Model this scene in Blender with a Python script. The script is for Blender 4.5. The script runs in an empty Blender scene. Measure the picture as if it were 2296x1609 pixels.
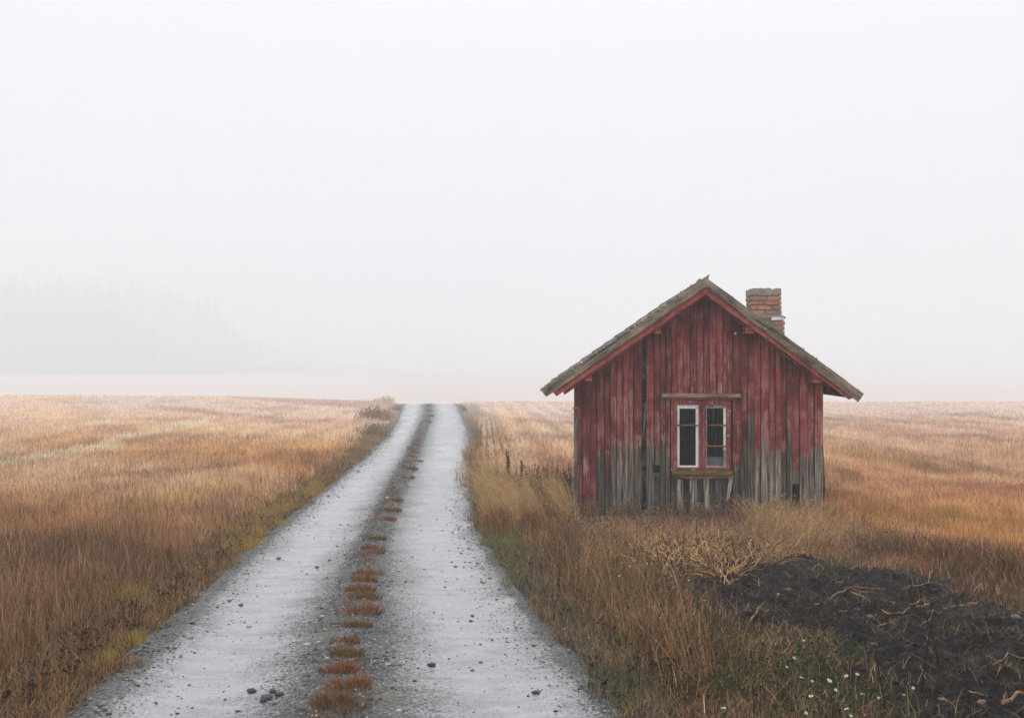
import bpy, math, random
import numpy as np
from mathutils import Vector
R = math.radians
rng = np.random.default_rng(7)
random.seed(7)
scene = bpy.context.scene
col = scene.collection

# ------------------------------------------------------------------ measuring helpers
# survey numbers are angles read off the photograph: 2232 units of focal length, principal point (1148, 804), eye 1.56 m
F, CX, CY, EYE = 2232.0, 1148.0, 804.0, 1.56

def hermite(xs, ys, x):
    xs = np.asarray(xs, float); ys = np.asarray(ys, float); x = np.asarray(x, float)
    m = np.gradient(ys, xs)
    i = np.clip(np.searchsorted(xs, x) - 1, 0, len(xs) - 2)
    h = xs[i+1] - xs[i]; t = np.clip((x - xs[i]) / h, 0, 1)
    return ((2*t**3-3*t**2+1)*ys[i] + (t**3-2*t**2+t)*h*m[i] + (-2*t**3+3*t**2)*ys[i+1] + (t**3-t**2)*h*m[i+1])

def sstep(a, b, x):
    t = np.clip((np.asarray(x, float) - a) / (b - a), 0, 1)
    return t*t*(3-2*t)

def vnoise(x, y, seed=0):
    x = np.asarray(x, float); y = np.asarray(y, float)
    xi = np.floor(x).astype(np.int64); yi = np.floor(y).astype(np.int64)
    fx = x - xi; fy = y - yi
    fx = fx*fx*(3-2*fx); fy = fy*fy*(3-2*fy)
    def hsh(a, b):
        n = (a*374761393 + b*668265263 + seed*982451653) & 0xFFFFFFFF
        n = ((n ^ (n >> 13)) * 1274126177) & 0xFFFFFFFF
        n = (n ^ (n >> 16)) & 0xFFFFFF
        return n / float(0xFFFFFF)
    a = hsh(xi, yi); b = hsh(xi+1, yi); c = hsh(xi, yi+1); d = hsh(xi+1, yi+1)
    return (a*(1-fx)+b*fx)*(1-fy) + (c*(1-fx)+d*fx)*fy

def fbm(x, y, seed=0, oct=3):
    s = 0; a = .5; t = 0
    for k in range(oct):
        s = s + a*vnoise(np.asarray(x)*2**k, np.asarray(y)*2**k, seed+k*17); t += a; a *= .5
    return s/t

# ------------------------------------------------------------------ terrain
PX = [-60, -30, -15, 0, 5, 12.3, 20, 40, 60, 80, 100, 140, 200, 260, 300, 360, 420, 520, 700, 1000]
PZ = [.9, -.15, -.81, -1.56, -1.81, -2.175, -2.45, -2.85, -3.2, -3.65, -4.6, -7.2, -9.6, -10.1, -9.7, -8.4, -8.2, -7.5, -7, -7]
def prof(y): return EYE + hermite(PX, PZ, y)
_D = np.linspace(2.0, 84, 2000)
_r = (EYE - prof(_D)) / _D
def px2g(X, Y):
    D = np.interp(-(np.asarray(Y, float) - CY)/F, -_r, _D)
    return (np.asarray(X, float) - CX)/F*D, D

# road edges: shoulder, left track, crown, right track, shoulder
RT = [(1609, 60, 235, 590, 925, 1335, 1450), (1500, 175, 345, 640, 905, 1255, 1355), (1400, 305, 445, 690, 893, 1180, 1255),
      (1300, 430, 530, 745, 885, 1115, 1172), (1200, 563, 628, 800, 885, 1065, 1094), (1130, 660, 705, 840, 905, 1048, 1070),
      (1075, 738, 768, 872, 925, 1046, 1062), (1000, 828, 850, 915, 950, 1050, 1068), (960, 868, 885, 935, 963, 1040, 1064),
      (930, 886, 900, 945, 972, 1030, 1047), (905, 898, 910, 946, 975, 1015, 1028)]
RD = []; RXs = [[] for _ in range(6)]
for row in RT:
    row = (row[0], row[2]-.66*(row[2]-row[1]), *row[2:6], row[5]+.8*(row[6]-row[5]))
    for k in range(6):
        gx, gy = px2g(row[k+1], row[0]); RXs[k].append(float(gx))
    RD.append(float(gy))
def road_x(k, y):
    y = np.asarray(y, float)
    xs = np.array(RXs[k]); d = np.array(RD)
    s0 = (xs[1]-xs[0])/(d[1]-d[0]); s1 = (xs[-1]-xs[-3])/(d[-1]-d[-3])
    v = hermite(d, xs, y)
    v = np.where(y < d[0], xs[0] + (y-d[0])*s0, v)
    return np.where(y > d[-1], xs[-1] + (y-d[-1])*s1, v)
def road_u(x, y):
    """0..5 across the road, signed metres beyond the shoulders"""
    e = [road_x(k, y) for k in range(6)]
    u = np.zeros_like(x, dtype=float)
    for k in range(5):
        t = (x - e[k])/(e[k+1]-e[k]); u = np.where((t >= 0) & (t < 1), k + t, u)
    u = np.where(x < e[0], x - e[0], u); u = np.where(x >= e[5], 5 + x - e[5], u)
    return u

def G(x, y):
    x = np.asarray(x, float); y = np.asarray(y, float)
    z = prof(y)
    z = z + .5*sstep(-6, -28, x)*sstep(30, 75, y)*(1-sstep(110, 170, y))
    z = z + .15*(fbm(x/9, y/14, 3)-.5)*sstep(14, 30, y)*(1-sstep(120, 200, y))
    z = z + sstep(500, 720, y)*34*(1-sstep(-330, -130, x))
    z = z + 2.0*(fbm(x/90, y/90, 9)-.5)*sstep(230, 300, y)
    yc = np.minimum(y, 130)
    u = road_u(x, yc)
    out = np.where(u < 0, -u, np.where(u > 5, u-5, 0))
    near = (1-sstep(100, 130, y))
    z = z - .25*sstep(.3, 1.8, x - road_x(5, yc))*sstep(8, 13, y)*(1-sstep(19, 27, y))
    z = z + near*(.09*sstep(.1, 1.3, out)) + .05*(fbm(x/1.1, y/1.1, 5)-.5)*sstep(.2, 1.2, out)
    return z

def Gground(x, y):
    u = road_u(x, np.minimum(y, 130))
    yc = np.minimum(y, 130); k = .55*(fbm(x/.3, y/.3, 15, 2)-.44)*(1-.6*sstep(30, 60, y)); din = np.minimum(x-road_x(0, yc), road_x(5, yc)-x)
    inside = sstep(-.06, .16, din-k)
    return G(x, y) - .09*inside*(1-sstep(112, 118, y))

# ------------------------------------------------------------------ object helpers
def tag(o, label=None, cat=None, group=None, kind=None):
    if label: o['label'] = label
    if cat: o['category'] = cat
    if group: o['group'] = group
    if kind: o['kind'] = kind
    return o

def empty(name, loc, rz=0, **k):
    o = bpy.data.objects.new(name, None); col.objects.link(o)
    o.location = loc; o.rotation_euler = (0, 0, rz); o.empty_display_size = .1
    return tag(o, **k)

def mesh_np(name, verts, faces, mat, parent=None, attrs=None, smooth=False, loc=None):
    """verts (N,3); faces list of arrays (M,k)"""
    me = bpy.data.meshes.new(name)
    verts = np.ascontiguousarray(verts, dtype=np.float32)
    me.vertices.add(len(verts)); me.vertices.foreach_set('co', verts.ravel())
    fl = [np.asarray(f, dtype=np.int32) for f in (faces if isinstance(faces, list) else [faces]) if len(f)]
    nl = sum(f.size for f in fl); npoly = sum(len(f) for f in fl)
    me.loops.add(nl); me.loops.foreach_set('vertex_index', np.concatenate([f.ravel() for f in fl]))
    me.polygons.add(npoly)
    tot = np.concatenate([np.full(len(f), f.shape[1], np.int32) for f in fl])
    st = np.concatenate([[0], np.cumsum(tot)[:-1]]).astype(np.int32)
    me.polygons.foreach_set('loop_start', st)
    try: me.polygons.foreach_set('loop_total', tot)
    except Exception: pass
    if smooth: me.polygons.foreach_set('use_smooth', np.ones(npoly, bool))
    for an, av in (attrs or {}).items():
        av = np.asarray(av, dtype=np.float32)
        if av.ndim == 1:
            a = me.attributes.new(an, 'FLOAT', 'POINT'); a.data.foreach_set('value', av)
        else:
            a = me.attributes.new(an, 'FLOAT_COLOR', 'POINT')
            a.data.foreach_set('color', np.concatenate([av, np.ones((len(av), 1), np.float32)], 1).ravel())
    me.update(calc_edges=True); me.validate()
    o = bpy.data.objects.new(name, me); col.objects.link(o)
    if mat: me.materials.append(mat)
    if parent: o.parent = parent
    if loc is not None: o.location = loc
    return o

class MB:
    def __init__(s): s.v = []; s.f = []; s.a = {}
    def add(s, vs, fs, **at):
        b = len(s.v); s.v += [tuple(v) for v in vs]; s.f += [tuple(i+b for i in f) for f in fs]
        for k, val in at.items():
            s.a.setdefault(k, {}); 
            for i in range(len(vs)): s.a[k][b+i] = val
        return s
    def box(s, x0, x1, y0, y1, z0, z1, jit=0, **at):
        j = lambda: random.uniform(-jit, jit)
        vs = [(x+j(), y+j(), z+j()) for z in (z0, z1) for (x, y) in ((x0, y0), (x1, y0), (x1, y1), (x0, y1))]
        return s.add(vs, [(3, 2, 1, 0), (4, 5, 6, 7), (0, 1, 5, 4), (1, 2, 6, 5), (2, 3, 7, 6), (3, 0, 4, 7)], **at)
    def prism(s, poly, y0, y1, **at):
        """poly: (x,z) outline extruded along y"""
        n = len(poly)
        vs = [(x, y0, z) for x, z in poly] + [(x, y1, z) for x, z in poly]
        fs = [tuple(range(n)), tuple(range(2*n-1, n-1, -1))] + [(i, i+n, (i+1) % n+n, (i+1) % n) for i in range(n)]
        return s.add(vs, fs, **at)
    def tube(s, pts, rad, n=6, **at):
        pts = [Vector(p) for p in pts]; vs = []; fs = []
        for i, p in enumerate(pts):
            d = (pts[min(i+1, len(pts)-1)] - pts[max(i-1, 0)]).normalized()
            a = d.orthogonal().normalized(); b = d.cross(a)
            r = rad[i] if hasattr(rad, '__len__') else rad
            vs += [p + a*r*math.cos(2*math.pi*k/n) + b*r*math.sin(2*math.pi*k/n) for k in range(n)]
        for i in range(len(pts)-1):
            for k in range(n): fs.append((i*n+k, i*n+(k+1) % n, (i+1)*n+(k+1) % n, (i+1)*n+k))
        fs += [tuple(range(n))[::-1], tuple((len(pts)-1)*n+k for k in range(n))]
        return s.add(vs, fs, **at)
    def build(s, name, mat, parent=None, smooth=False, bevel=0):
        me = bpy.data.meshes.new(name); me.from_pydata(s.v, [], s.f)
        for k, d in s.a.items():
            first = next(iter(d.values()))
            if isinstance(first, (int, float)):
                a = me.attributes.new(k, 'FLOAT', 'POINT')
                a.data.foreach_set('value', [float(d.get(i, 0)) for i in range(len(s.v))])
            else:
                a = me.attributes.new(k, 'FLOAT_COLOR', 'POINT')
                a.data.foreach_set('color', [c for i in range(len(s.v)) for c in (*d.get(i, (0, 0, 0)), 1)])
        import bmesh
        bm = bmesh.new(); bm.from_mesh(me); bmesh.ops.recalc_face_normals(bm, faces=bm.faces[:]); bm.to_mesh(me); bm.free()
        if smooth: me.polygons.foreach_set('use_smooth', [True]*len(me.polygons))
        me.update()
        o = bpy.data.objects.new(name, me); col.objects.link(o)
        if mat: me.materials.append(mat)
        if parent: o.parent = parent
        if bevel:
            m = o.modifiers.new('bevel', 'BEVEL'); m.width = bevel; m.segments = 1; m.limit_method = 'ANGLE'
        return o

def copy_tree(o, parent=None):
    c = o.copy(); col.objects.link(c)
    if parent: c.parent = parent
    for ch in [k for k in bpy.data.objects if k.parent == o]: copy_tree(ch, c)
    return c

# ------------------------------------------------------------------ materials
class NT:
    def __init__(s, name):
        s.m = bpy.data.materials.new(name); s.m.use_nodes = True
        s.t = s.m.node_tree; s.t.nodes.clear(); s.out = s.n('ShaderNodeOutputMaterial')
    def n(s, typ, **kw):
        nd = s.t.nodes.new(typ)
        for k, v in kw.items():
            if k.startswith('i_'):
                key = k[2:]; key = int(key) if key.isdigit() else key.replace('_', ' ')
                if hasattr(v, 'is_output') or isinstance(v, bpy.types.NodeSocket): s.t.links.new(v, nd.inputs[key])
                else: nd.inputs[key].default_value = v
            else: setattr(nd, k, v)
        return nd
    def link(s, a, b): s.t.links.new(a, b)
    def attr(s, name, o='Color'): return s.n('ShaderNodeAttribute', attribute_name=name).outputs[o]
    def math(s, op, a, b=0.0, c=None, clamp=False):
        kw = dict(i_0=a, i_1=b)
        if c is not None: kw['i_2'] = c
        nd = s.n('ShaderNodeMath', operation=op, **kw); nd.use_clamp = clamp
        return nd.outputs[0]
    def mix(s, f, a, b, blend='MIX'):
        nd = s.n('ShaderNodeMix', data_type='RGBA', blend_type=blend)
        for key, v in ((0, f), (6, a), (7, b)):
            if isinstance(v, bpy.types.NodeSocket): s.t.links.new(v, nd.inputs[key])
            else: nd.inputs[key].default_value = v if key == 0 else ((*v, 1) if len(v) == 3 else v)
        return nd.outputs[2]
    def ramp(s, f, pts, interp='LINEAR'):
        nd = s.n('ShaderNodeValToRGB'); s.link(f, nd.inputs[0]); cr = nd.color_ramp; cr.interpolation = interp
        while len(cr.elements) < len(pts): cr.elements.new(.5)
        for e, (p, c) in zip(cr.elements, pts):
            e.position = p; e.color = (*c, 1) if hasattr(c, '__len__') else (c, c, c, 1)
        return nd.outputs[0]
    def coord(s, kind='Object', scale=None):
        o = s.n('ShaderNodeTexCoord').outputs[kind]
        if scale: o = s.n('ShaderNodeVectorMath', operation='MULTIPLY', i_0=o, i_1=scale).outputs[0]
        return o
    def noise(s, vec, scale, detail=4, rough=.6, dist=0):
        return s.n('ShaderNodeTexNoise', i_Vector=vec, i_Scale=scale, i_Detail=detail, i_Roughness=rough, i_Distortion=dist).outputs[0]
    def sm(s, x, a, b):
        nd = s.n('ShaderNodeMapRange', interpolation_type='SMOOTHSTEP')
        for i, v in ((0, x), (1, a), (2, b)):
            if isinstance(v, bpy.types.NodeSocket): s.link(v, nd.inputs[i])
            else: nd.inputs[i].default_value = v
        return nd.outputs[0]
    def pbsdf(s, color, rough=.8, bump=None, bs=.3, bd=.01, spec=.3, **kw):
        p = s.n('ShaderNodeBsdfPrincipled')
        for k, v in (('Base Color', color), ('Roughness', rough), ('Specular IOR Level', spec), *[(k.replace('_', ' '), v) for k, v in kw.items()]):
            if isinstance(v, bpy.types.NodeSocket): s.link(v, p.inputs[k])
            else: p.inputs[k].default_value = (*v, 1) if hasattr(v, '__len__') and len(v) == 3 else v
        if bump is not None:
            b = s.n('ShaderNodeBump', i_Height=bump, i_Strength=bs, i_Distance=bd); s.link(b.outputs[0], p.inputs['Normal'])
        s.link(p.outputs[0], s.out.inputs[0]); return s.m

def m_blade():
    t = NT('dry_blades'); c = t.attr('col')
    d = t.n('ShaderNodeBsdfDiffuse', i_Color=c); tr = t.n('ShaderNodeBsdfTranslucent', i_Color=c)
    mx = t.n('ShaderNodeMixShader', i_0=.3, i_1=d.outputs[0], i_2=tr.outputs[0])
    t.link(mx.outputs[0], t.out.inputs[0]); return t.m
M_BLADE = m_blade()

def m_ground():
    t = NT('field_ground'); c = t.attr('col'); v = t.coord('Object')
    n = t.noise(v, 14, 6, .75); n2 = t.noise(v, 1.3, 4)
    n3 = t.noise(t.coord('Object', (18, 2.0, 8)), 1.0, 3, .6)
    k = t.ramp(n, [(.25, .45), (.55, .95), (.8, 1.45)])
    k2 = t.ramp(n2, [(.3, .8), (.7, 1.2)])
    cc = t.mix(1, t.mix(1, c, k, 'MULTIPLY'), k2, 'MULTIPLY')
    return t.pbsdf(cc, .95, t.math('ADD', n, n3), .6, .05, spec=.1)
M_GROUND = m_ground()

def m_road():
    t = NT('wet_gravel_road'); v = t.coord('Object'); u = t.attr('u', 'Fac')
    # wobbling limits of the two wet tracks
    w = t.math('MULTIPLY', t.math('SUBTRACT', t.noise(v, 1.1, 6, .72), .5), .75)
    w2 = t.math('MULTIPLY', t.math('SUBTRACT', t.noise(v, 38, 4, .8), .5), 1.7)
    uu = t.math('ADD', u, t.math('ADD', w, w2))
    def band(a, b, s): return t.math('MULTIPLY', t.sm(uu, a-s, a+s), t.math('SUBTRACT', 1.0, t.sm(uu, b-s, b+s)))
    tr = t.math('MAXIMUM', band(.97, 1.93, .26), band(3.06, 4.04, .26))
    # stray grit lying on the tracks
    vo = t.n('ShaderNodeTexVoronoi', feature='F1', i_Vector=v, i_Scale=34.0, i_Randomness=1.0)
    big = t.n('ShaderNodeTexVoronoi', feature='F1', i_Vector=v, i_Scale=85.0, i_Randomness=1.0)
    patch = t.noise(v, 2.2, 4, .7)
    g1 = t.math('MULTIPLY', t.math('SUBTRACT', 1.0, t.sm(vo.outputs['Distance'], .10, .17)), t.sm(t.n('ShaderNodeSeparateColor', i_Color=vo.outputs['Color']).outputs[0], .62, .66))
    g2 = t.math('MULTIPLY', t.math('SUBTRACT', 1.0, t.sm(big.outputs['Distance'], .15, .3)), t.sm(patch, .36, .6))
    grit = t.math('MAXIMUM', g1, g2)
    wet = t.math('MULTIPLY', tr, t.math('SUBTRACT', 1.0, t.math('MULTIPLY', grit, .9)))
    st = t.noise(t.coord('Object', (2.6, 6.5, 2)), 1.0, 7, .72, .6)
    trc = t.mix(t.sm(st, .40, .66), (.345, .335, .355), (.225, .218, .228))
    trc = t.mix(t.math('MULTIPLY', t.sm(t.noise(v, 3.1, 5, .7), .6, .75), .5), trc, (.33, .25, .19))
    cell = t.n('ShaderNodeTexVoronoi', feature='F1', i_Vector=v, i_Scale=80.0)
    sc = t.n('ShaderNodeSeparateColor', i_Color=cell.outputs['Color']).outputs[0]
    gc = t.ramp(sc, [(0, (.014, .018, .022)), (.45, (.055, .062, .066)), (.8, (.125, .13, .125)), (.97, (.2, .2, .19)), (1, (.45, .44, .42))])
    gc = t.mix(t.sm(t.noise(v, 2.3, 5, .7), .45, .72), gc, (.14, .12, .085))
    colr = t.mix(wet, gc, trc)
    damp = t.sm(t.noise(v, .55, 4, .6), .42, .62)
    colr = t.mix(t.math('MULTIPLY', damp, .35), colr, t.mix(1, colr, (.62, .62, .64), 'MULTIPLY'))
    rough = t.math('SUBTRACT', .75, t.math('MULTIPLY', wet, t.math('ADD', .48, t.math('MULTIPLY', damp, .14))))
    hgt = t.math('ADD', t.math('MULTIPLY', t.math('SUBTRACT', 1.0, wet), t.math('SUBTRACT', .6, cell.outputs['Distance'])), t.math('MULTIPLY', st, .12))
    return t.pbsdf(colr, rough, hgt, .5, .02, spec=.5)
M_ROAD = m_road()

def m_soil():
    t = NT('dark_soil'); v = t.coord('Object')
    n = t.noise(v, 9, 8, .75); n2 = t.noise(v, 40, 4, .7)
    c = t.ramp(n, [(.35, (.006, .005, .0055)), (.52, (.016, .013, .0125)), (.68, (.048, .038, .034))])
    c = t.mix(t.sm(n2, .66, .72), c, (.12, .085, .06))
    return t.pbsdf(c, .9, t.math('ADD', n, t.math('MULTIPLY', n2, .5)), .9, .04, spec=.2)
M_SOIL = m_soil()

def m_board():
    t = NT('worn_red_boards'); v = t.coord('Object'); rnd = t.attr('rnd', 'Fac'); wear = t.attr('wear', 'Fac')
    off = t.n('ShaderNodeCombineXYZ', i_X=t.math('MULTIPLY', rnd, 37.0), i_Y=0.0, i_Z=t.math('MULTIPLY', rnd, 91.0)).outputs[0]
    vv = t.n('ShaderNodeVectorMath', operation='ADD', i_0=v, i_1=off).outputs[0]
    sv = t.n('ShaderNodeVectorMath', operation='MULTIPLY', i_0=vv, i_1=(34, 34, 1.7)).outputs[0]
    fine = t.n('ShaderNodeVectorMath', operation='MULTIPLY', i_0=vv, i_1=(110, 110, 3.5)).outputs[0]
    s1 = t.noise(sv, 1, 5, .65, .4); s2 = t.noise(fine, 1, 3, .6); bl = t.noise(vv, 3.2, 4, .6); sp = t.noise(vv, 30, 4, .7)
    z = t.n('ShaderNodeSeparateXYZ', i_0=v).outputs[2]
    h = t.math('SUBTRACT', z, wear)                                    # metres above this board's paint line
    pm = t.math('ADD', t.math('MULTIPLY', h, 2.6), t.math('MULTIPLY', t.math('SUBTRACT', s1, .5), 2.6))
    pm = t.math('ADD', pm, t.math('MULTIPLY', t.math('SUBTRACT', sp, .5), 1.3))
    paint = t.sm(pm, -.06, .10)
    # flaking higher up
    fl = t.math('ADD', t.math('ADD', t.math('MULTIPLY', s1, .55), t.math('MULTIPLY', bl, .45)), t.math('MULTIPLY', t.math('SUBTRACT', sp, .5), .25))
    thr = t.math('ADD', .487, t.math('MULTIPLY', t.math('MINIMUM', t.math('MAXIMUM', h, 0.0), 1.6), .055))
    thr = t.math('SUBTRACT', thr, t.math('MULTIPLY', t.math('SUBTRACT', rnd, .5), .05))
    flake = t.sm(fl, thr, t.math('ADD', thr, .05))
    wood = t.ramp(t.math('ADD', t.math('MULTIPLY', s1, .65), t.math('MULTIPLY', s2, .35)), [(.40, (.020, .016, .014)), (.47, (.12, .10, .084)), (.55, (.22, .187, .158)), (.64, (.42, .365, .315))])
    wood = t.mix(t.math('MULTIPLY', t.sm(bl, .5, .75), .35), wood, (.12, .10, .05))
    wood = t.mix(1, wood, t.ramp(rnd, [(0, (.26, .23, .20)), (.3, (.75, .66, .56)), (.6, (.85, .84, .82)), (1, (1.75, 1.7, 1.62))]), 'MULTIPLY')
    red = t.ramp(t.math('ADD', t.math('MULTIPLY', s1, .5), t.math('MULTIPLY', bl, .5)), [(.40, (.12, .016, .016)), (.5, (.275, .044, .039)), (.60, (.46, .125, .105))])
    red = t.mix(1, red, t.ramp(rnd, [(0, .55), (.5, .95), (1, 1.35)]), 'MULTIPLY')
    old = t.mix(t.sm(s2, .4, .6), (.24, .10, .085), (.36, .27, .23))
    c = t.mix(t.math('MULTIPLY', flake, .85), red, old)
    c = t.mix(paint, wood, c)
    kn = t.n('ShaderNodeTexVoronoi', feature='F1', i_Vector=t.n('ShaderNodeVectorMath', operation='MULTIPLY', i_0=vv, i_1=(5.5, 0, 2.6)).outputs[0], i_Scale=1.0)
    knot = t.math('MULTIPLY', t.math('SUBTRACT', 1.0, t.sm(kn.outputs['Distance'], .05, .11)), t.sm(t.n('ShaderNodeSeparateColor', i_Color=kn.outputs['Color']).outputs[0], .45, .5))
    c = t.mix(t.math('MULTIPLY', knot, .8), c, (.03, .018, .014))
    return t.pbsdf(c, .85, t.math('ADD', s1, t.math('ADD', t.math('MULTIPLY', s2, .6), t.math('MULTIPLY', paint, .3))), .55, .012, spec=.25)
M_BOARD = m_board()

def m_wood(name, c0, c1, c2, spots=None, ax=(3, 34, 34), sp_lo=.6, rot=0):
    t = NT(name); v = t.coord('Object')
    vr = t.n('ShaderNodeMapping', i_0=v); vr.inputs['Rotation'].default_value = (0, rot, 0)
    s = t.noise(t.n('ShaderNodeVectorMath', operation='MULTIPLY', i_0=vr.outputs[0], i_1=ax).outputs[0], 1, 5, .65, .3); b = t.noise(v, 4, 5, .65)
    c = t.ramp(t.math('ADD', t.math('MULTIPLY', s, .6), t.math('MULTIPLY', b, .4)), [(.38, c0), (.5, c1), (.62, c2)])
    if spots: c = t.mix(t.sm(t.noise(v, 11, 5, .7), sp_lo, sp_lo+.07), c, spots)
    return t.pbsdf(c, .88, s, .5, .01, spec=.2)
GREY_ARGS = ((.04, .031, .023), (.215, .165, .118), (.40, .325, .25), (.52, .47, .39), (2.2, 40, 40), .65)
M_GREY = m_wood('weathered_grey_barge', *GREY_ARGS, rot=R(35)); M_GREY2 = m_wood('weathered_grey_barge_falling', *GREY_ARGS, rot=R(-36))
M_REDTRIM = m_wood('red_trim_paint', (.20, .038, .03), (.36, .078, .06), (.45, .13, .10), (.28, .15, .12), (10, 10, 10), .66)
M_FRAME = m_wood('worn_red_frame', (.12, .028, .024), (.24, .055, .046), (.36, .12, .10), (.48, .38, .34), (20, 20, 6), .6)
M_PALEWOOD = m_wood('bare_grey_wood', (.06, .055, .05), (.17, .155, .14), (.34, .31, .28), None, (34, 34, 2))
M_WHITE = m_wood('flaking_white_paint', (.55, .53, .50), (.78, .77, .75), (.86, .85, .84), (.16, .12, .09), (30, 30, 5), .615)
M_WORNWHITE = m_wood('worn_pale_paint', (.10, .085, .07), (.32, .28, .24), (.55, .52, .47), (.09, .06, .045), (30, 30, 5), .56)
M_RUST = m_wood('rusty_bar_paint', (.12, .045, .02), (.25, .11, .05), (.36, .2, .11))
M_SILL = m_wood('mossy_sill', (.05, .035, .008), (.14, .095, .014), (.24, .17, .03), (.42, .36, .28), (6, 30, 30), .64)
M_ROOF = m_wood('mossy_roofing', (.035, .026, .021), (.12, .092, .072), (.23, .185, .145), (.22, .22, .15), (6, 2, 6), .58)
M_MOSS = m_wood('pale_lichen_moss', (.10, .09, .06), (.25, .23, .18), (.45, .43, .37), None, (30, 30, 30))
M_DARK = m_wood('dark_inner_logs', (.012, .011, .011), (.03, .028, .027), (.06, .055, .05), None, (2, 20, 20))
M_INNER = m_wood('grey_inner_paper', (.03, .03, .03), (.08, .08, .08), (.15, .145, .14), None, (8, 8, 8))
M_METAL = m_wood('grey_sheet_metal', (.12, .12, .13), (.2, .2, .21), (.3, .3, .31), None, (8, 8, 8))
M_BARK = m_wood('dry_stems', (.10, .05, .025), (.30, .17, .09), (.48, .30, .18), None, (30, 30, 30))
M_CARD = m_wood('pale_card', (.30, .33, .30), (.42, .45, .41), (.5, .52, .47), None, (9, 9, 9))
M_MORTAR = m_wood('old_mortar', (.16, .15, .13), (.31, .29, .26), (.45, .43, .39), (.4, .41, .36), (40, 40, 40), .62)

def m_attr(name, rough=.85, spec=.25, bs=.5, sc=60):
    t = NT(name); c = t.attr('col'); n = t.noise(t.coord('Object'), sc, 4, .7)
    return t.pbsdf(t.mix(1, c, t.ramp(n, [(.3, .6), (.5, 1.0), (.75, 1.35)]), 'MULTIPLY'), rough, n, bs, .01, spec=spec)
M_BRICK = m_attr('old_bricks', .9, .15, .6, 40)
M_STONE = m_attr('stones', .6, .4, .6, 50)

def m_glass():
    t = NT('dusty_glass')
    g = t.n('ShaderNodeBsdfGlossy', i_Color=(.8, .85, .9, 1), i_Roughness=.08); tr = t.n('ShaderNodeBsdfTransparent', i_Color=(.75, .78, .8, 1))
    mx = t.n('ShaderNodeMixShader', i_0=.02, i_1=tr.outputs[0], i_2=g.outputs[0]); t.link(mx.outputs[0], t.out.inputs[0]); return t.m
M_GLASS = m_glass()

# ------------------------------------------------------------------ light, sky, haze
w = bpy.data.worlds.new('World'); scene.world = w; w.use_nodes = True
nt = w.node_tree; nt.nodes.clear()
SUN_EL, SUN_AZ = R(48), R(215)
sky = nt.nodes.new('ShaderNodeTexSky'); sky.sky_type = 'NISHITA'; sky.sun_disc = False
sky.sun_elevation = SUN_EL; sky.sun_rotation = SUN_AZ
tc = nt.nodes.new('ShaderNodeTexCoord'); sp = nt.nodes.new('ShaderNodeSeparateXYZ'); nt.links.new(tc.outputs['Generated'], sp.inputs[0])
rp = nt.nodes.new('ShaderNodeValToRGB'); nt.links.new(sp.outputs[2], rp.inputs[0])
SKY = [(0, (.54, .55, .57)), (.02, (.89, .92, .96)), (.2, (.98, 1.0, 1.03)), (.36, (1.08, 1.10, 1.13)), (.6, (1.42, 1.43, 1.45)), (1, (1.9, 1.91, 1.93))]
while len(rp.color_ramp.elements) < len(SKY): rp.color_ramp.elements.new(.5)
for e, (p, c) in zip(rp.color_ramp.elements, SKY): e.position = p; e.color = (*c, 1)
sc_ = nt.nodes.new('ShaderNodeVectorMath'); sc_.operation = 'SCALE'; sc_.inputs[3].default_value = 10.0
nt.links.new(rp.outputs[0], sc_.inputs[0])
mx = nt.nodes.new('ShaderNodeMix'); mx.data_type = 'RGBA'; mx.inputs[0].default_value = .97
nt.links.new(sky.outputs[0], mx.inputs[6]); nt.links.new(sc_.outputs[0], mx.inputs[7])
bg = nt.nodes.new('ShaderNodeBackground'); bg.inputs[1].default_value = .1; nt.links.new(mx.outputs[2], bg.inputs[0])
wo = nt.nodes.new('ShaderNodeOutputWorld'); nt.links.new(bg.outputs[0], wo.inputs[0])

sl = bpy.data.lights.new('sun', 'SUN'); sl.energy = .6; sl.angle = R(35); sl.color = (1, .97, .92)
so = bpy.data.objects.new('sun', sl); col.objects.link(so)
# sun behind the viewer's left shoulder, behind cloud
dirv = Vector((math.sin(SUN_AZ)*math.cos(SUN_EL), math.cos(SUN_AZ)*math.cos(SUN_EL), math.sin(SUN_EL)))
so.rotation_euler = dirv.to_track_quat('Z', 'Y').to_euler()

cam = bpy.data.cameras.new('camera'); cam.lens = 35; cam.sensor_width = 36; cam.clip_start = .05; cam.clip_end = 5000
co = bpy.data.objects.new('camera', cam); col.objects.link(co); co.location = (0, 0, EYE); co.rotation_euler = (R(90), 0, 0)
cam.shift_y = -(804.5-804)/2296
scene.camera = co
vs = scene.view_settings
vs.view_transform = 'Standard'; vs.look = 'None'; vs.exposure = 0; vs.gamma = 1
scene.render.engine = 'CYCLES'
cy = scene.cycles
cy.use_denoising = True
try: cy.denoiser = 'OPENIMAGEDENOISE'; cy.denoising_input_passes = 'RGB_ALBEDO_NORMAL'
except Exception: pass
cy.max_bounces = 6; cy.diffuse_bounces = 3; cy.glossy_bounces = 3; cy.transparent_max_bounces = 8; cy.volume_bounces = 2
cy.use_adaptive_sampling = False

HAZE = .0041
t = NT('haze_air'); pv = t.n('ShaderNodeVolumePrincipled'); pv.inputs['Color'].default_value = (.905, .952, 1, 1); pv.inputs['Density'].default_value = HAZE
pv.inputs['Anisotropy'].default_value = 0
t.link(pv.outputs[0], t.out.inputs[1])
hz = MB().box(-760, 760, -70, 1010, -14, 64).build('haze', t.m)
tag(hz, 'pale even fog lying over the whole field', 'haze', kind='stuff')

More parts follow.
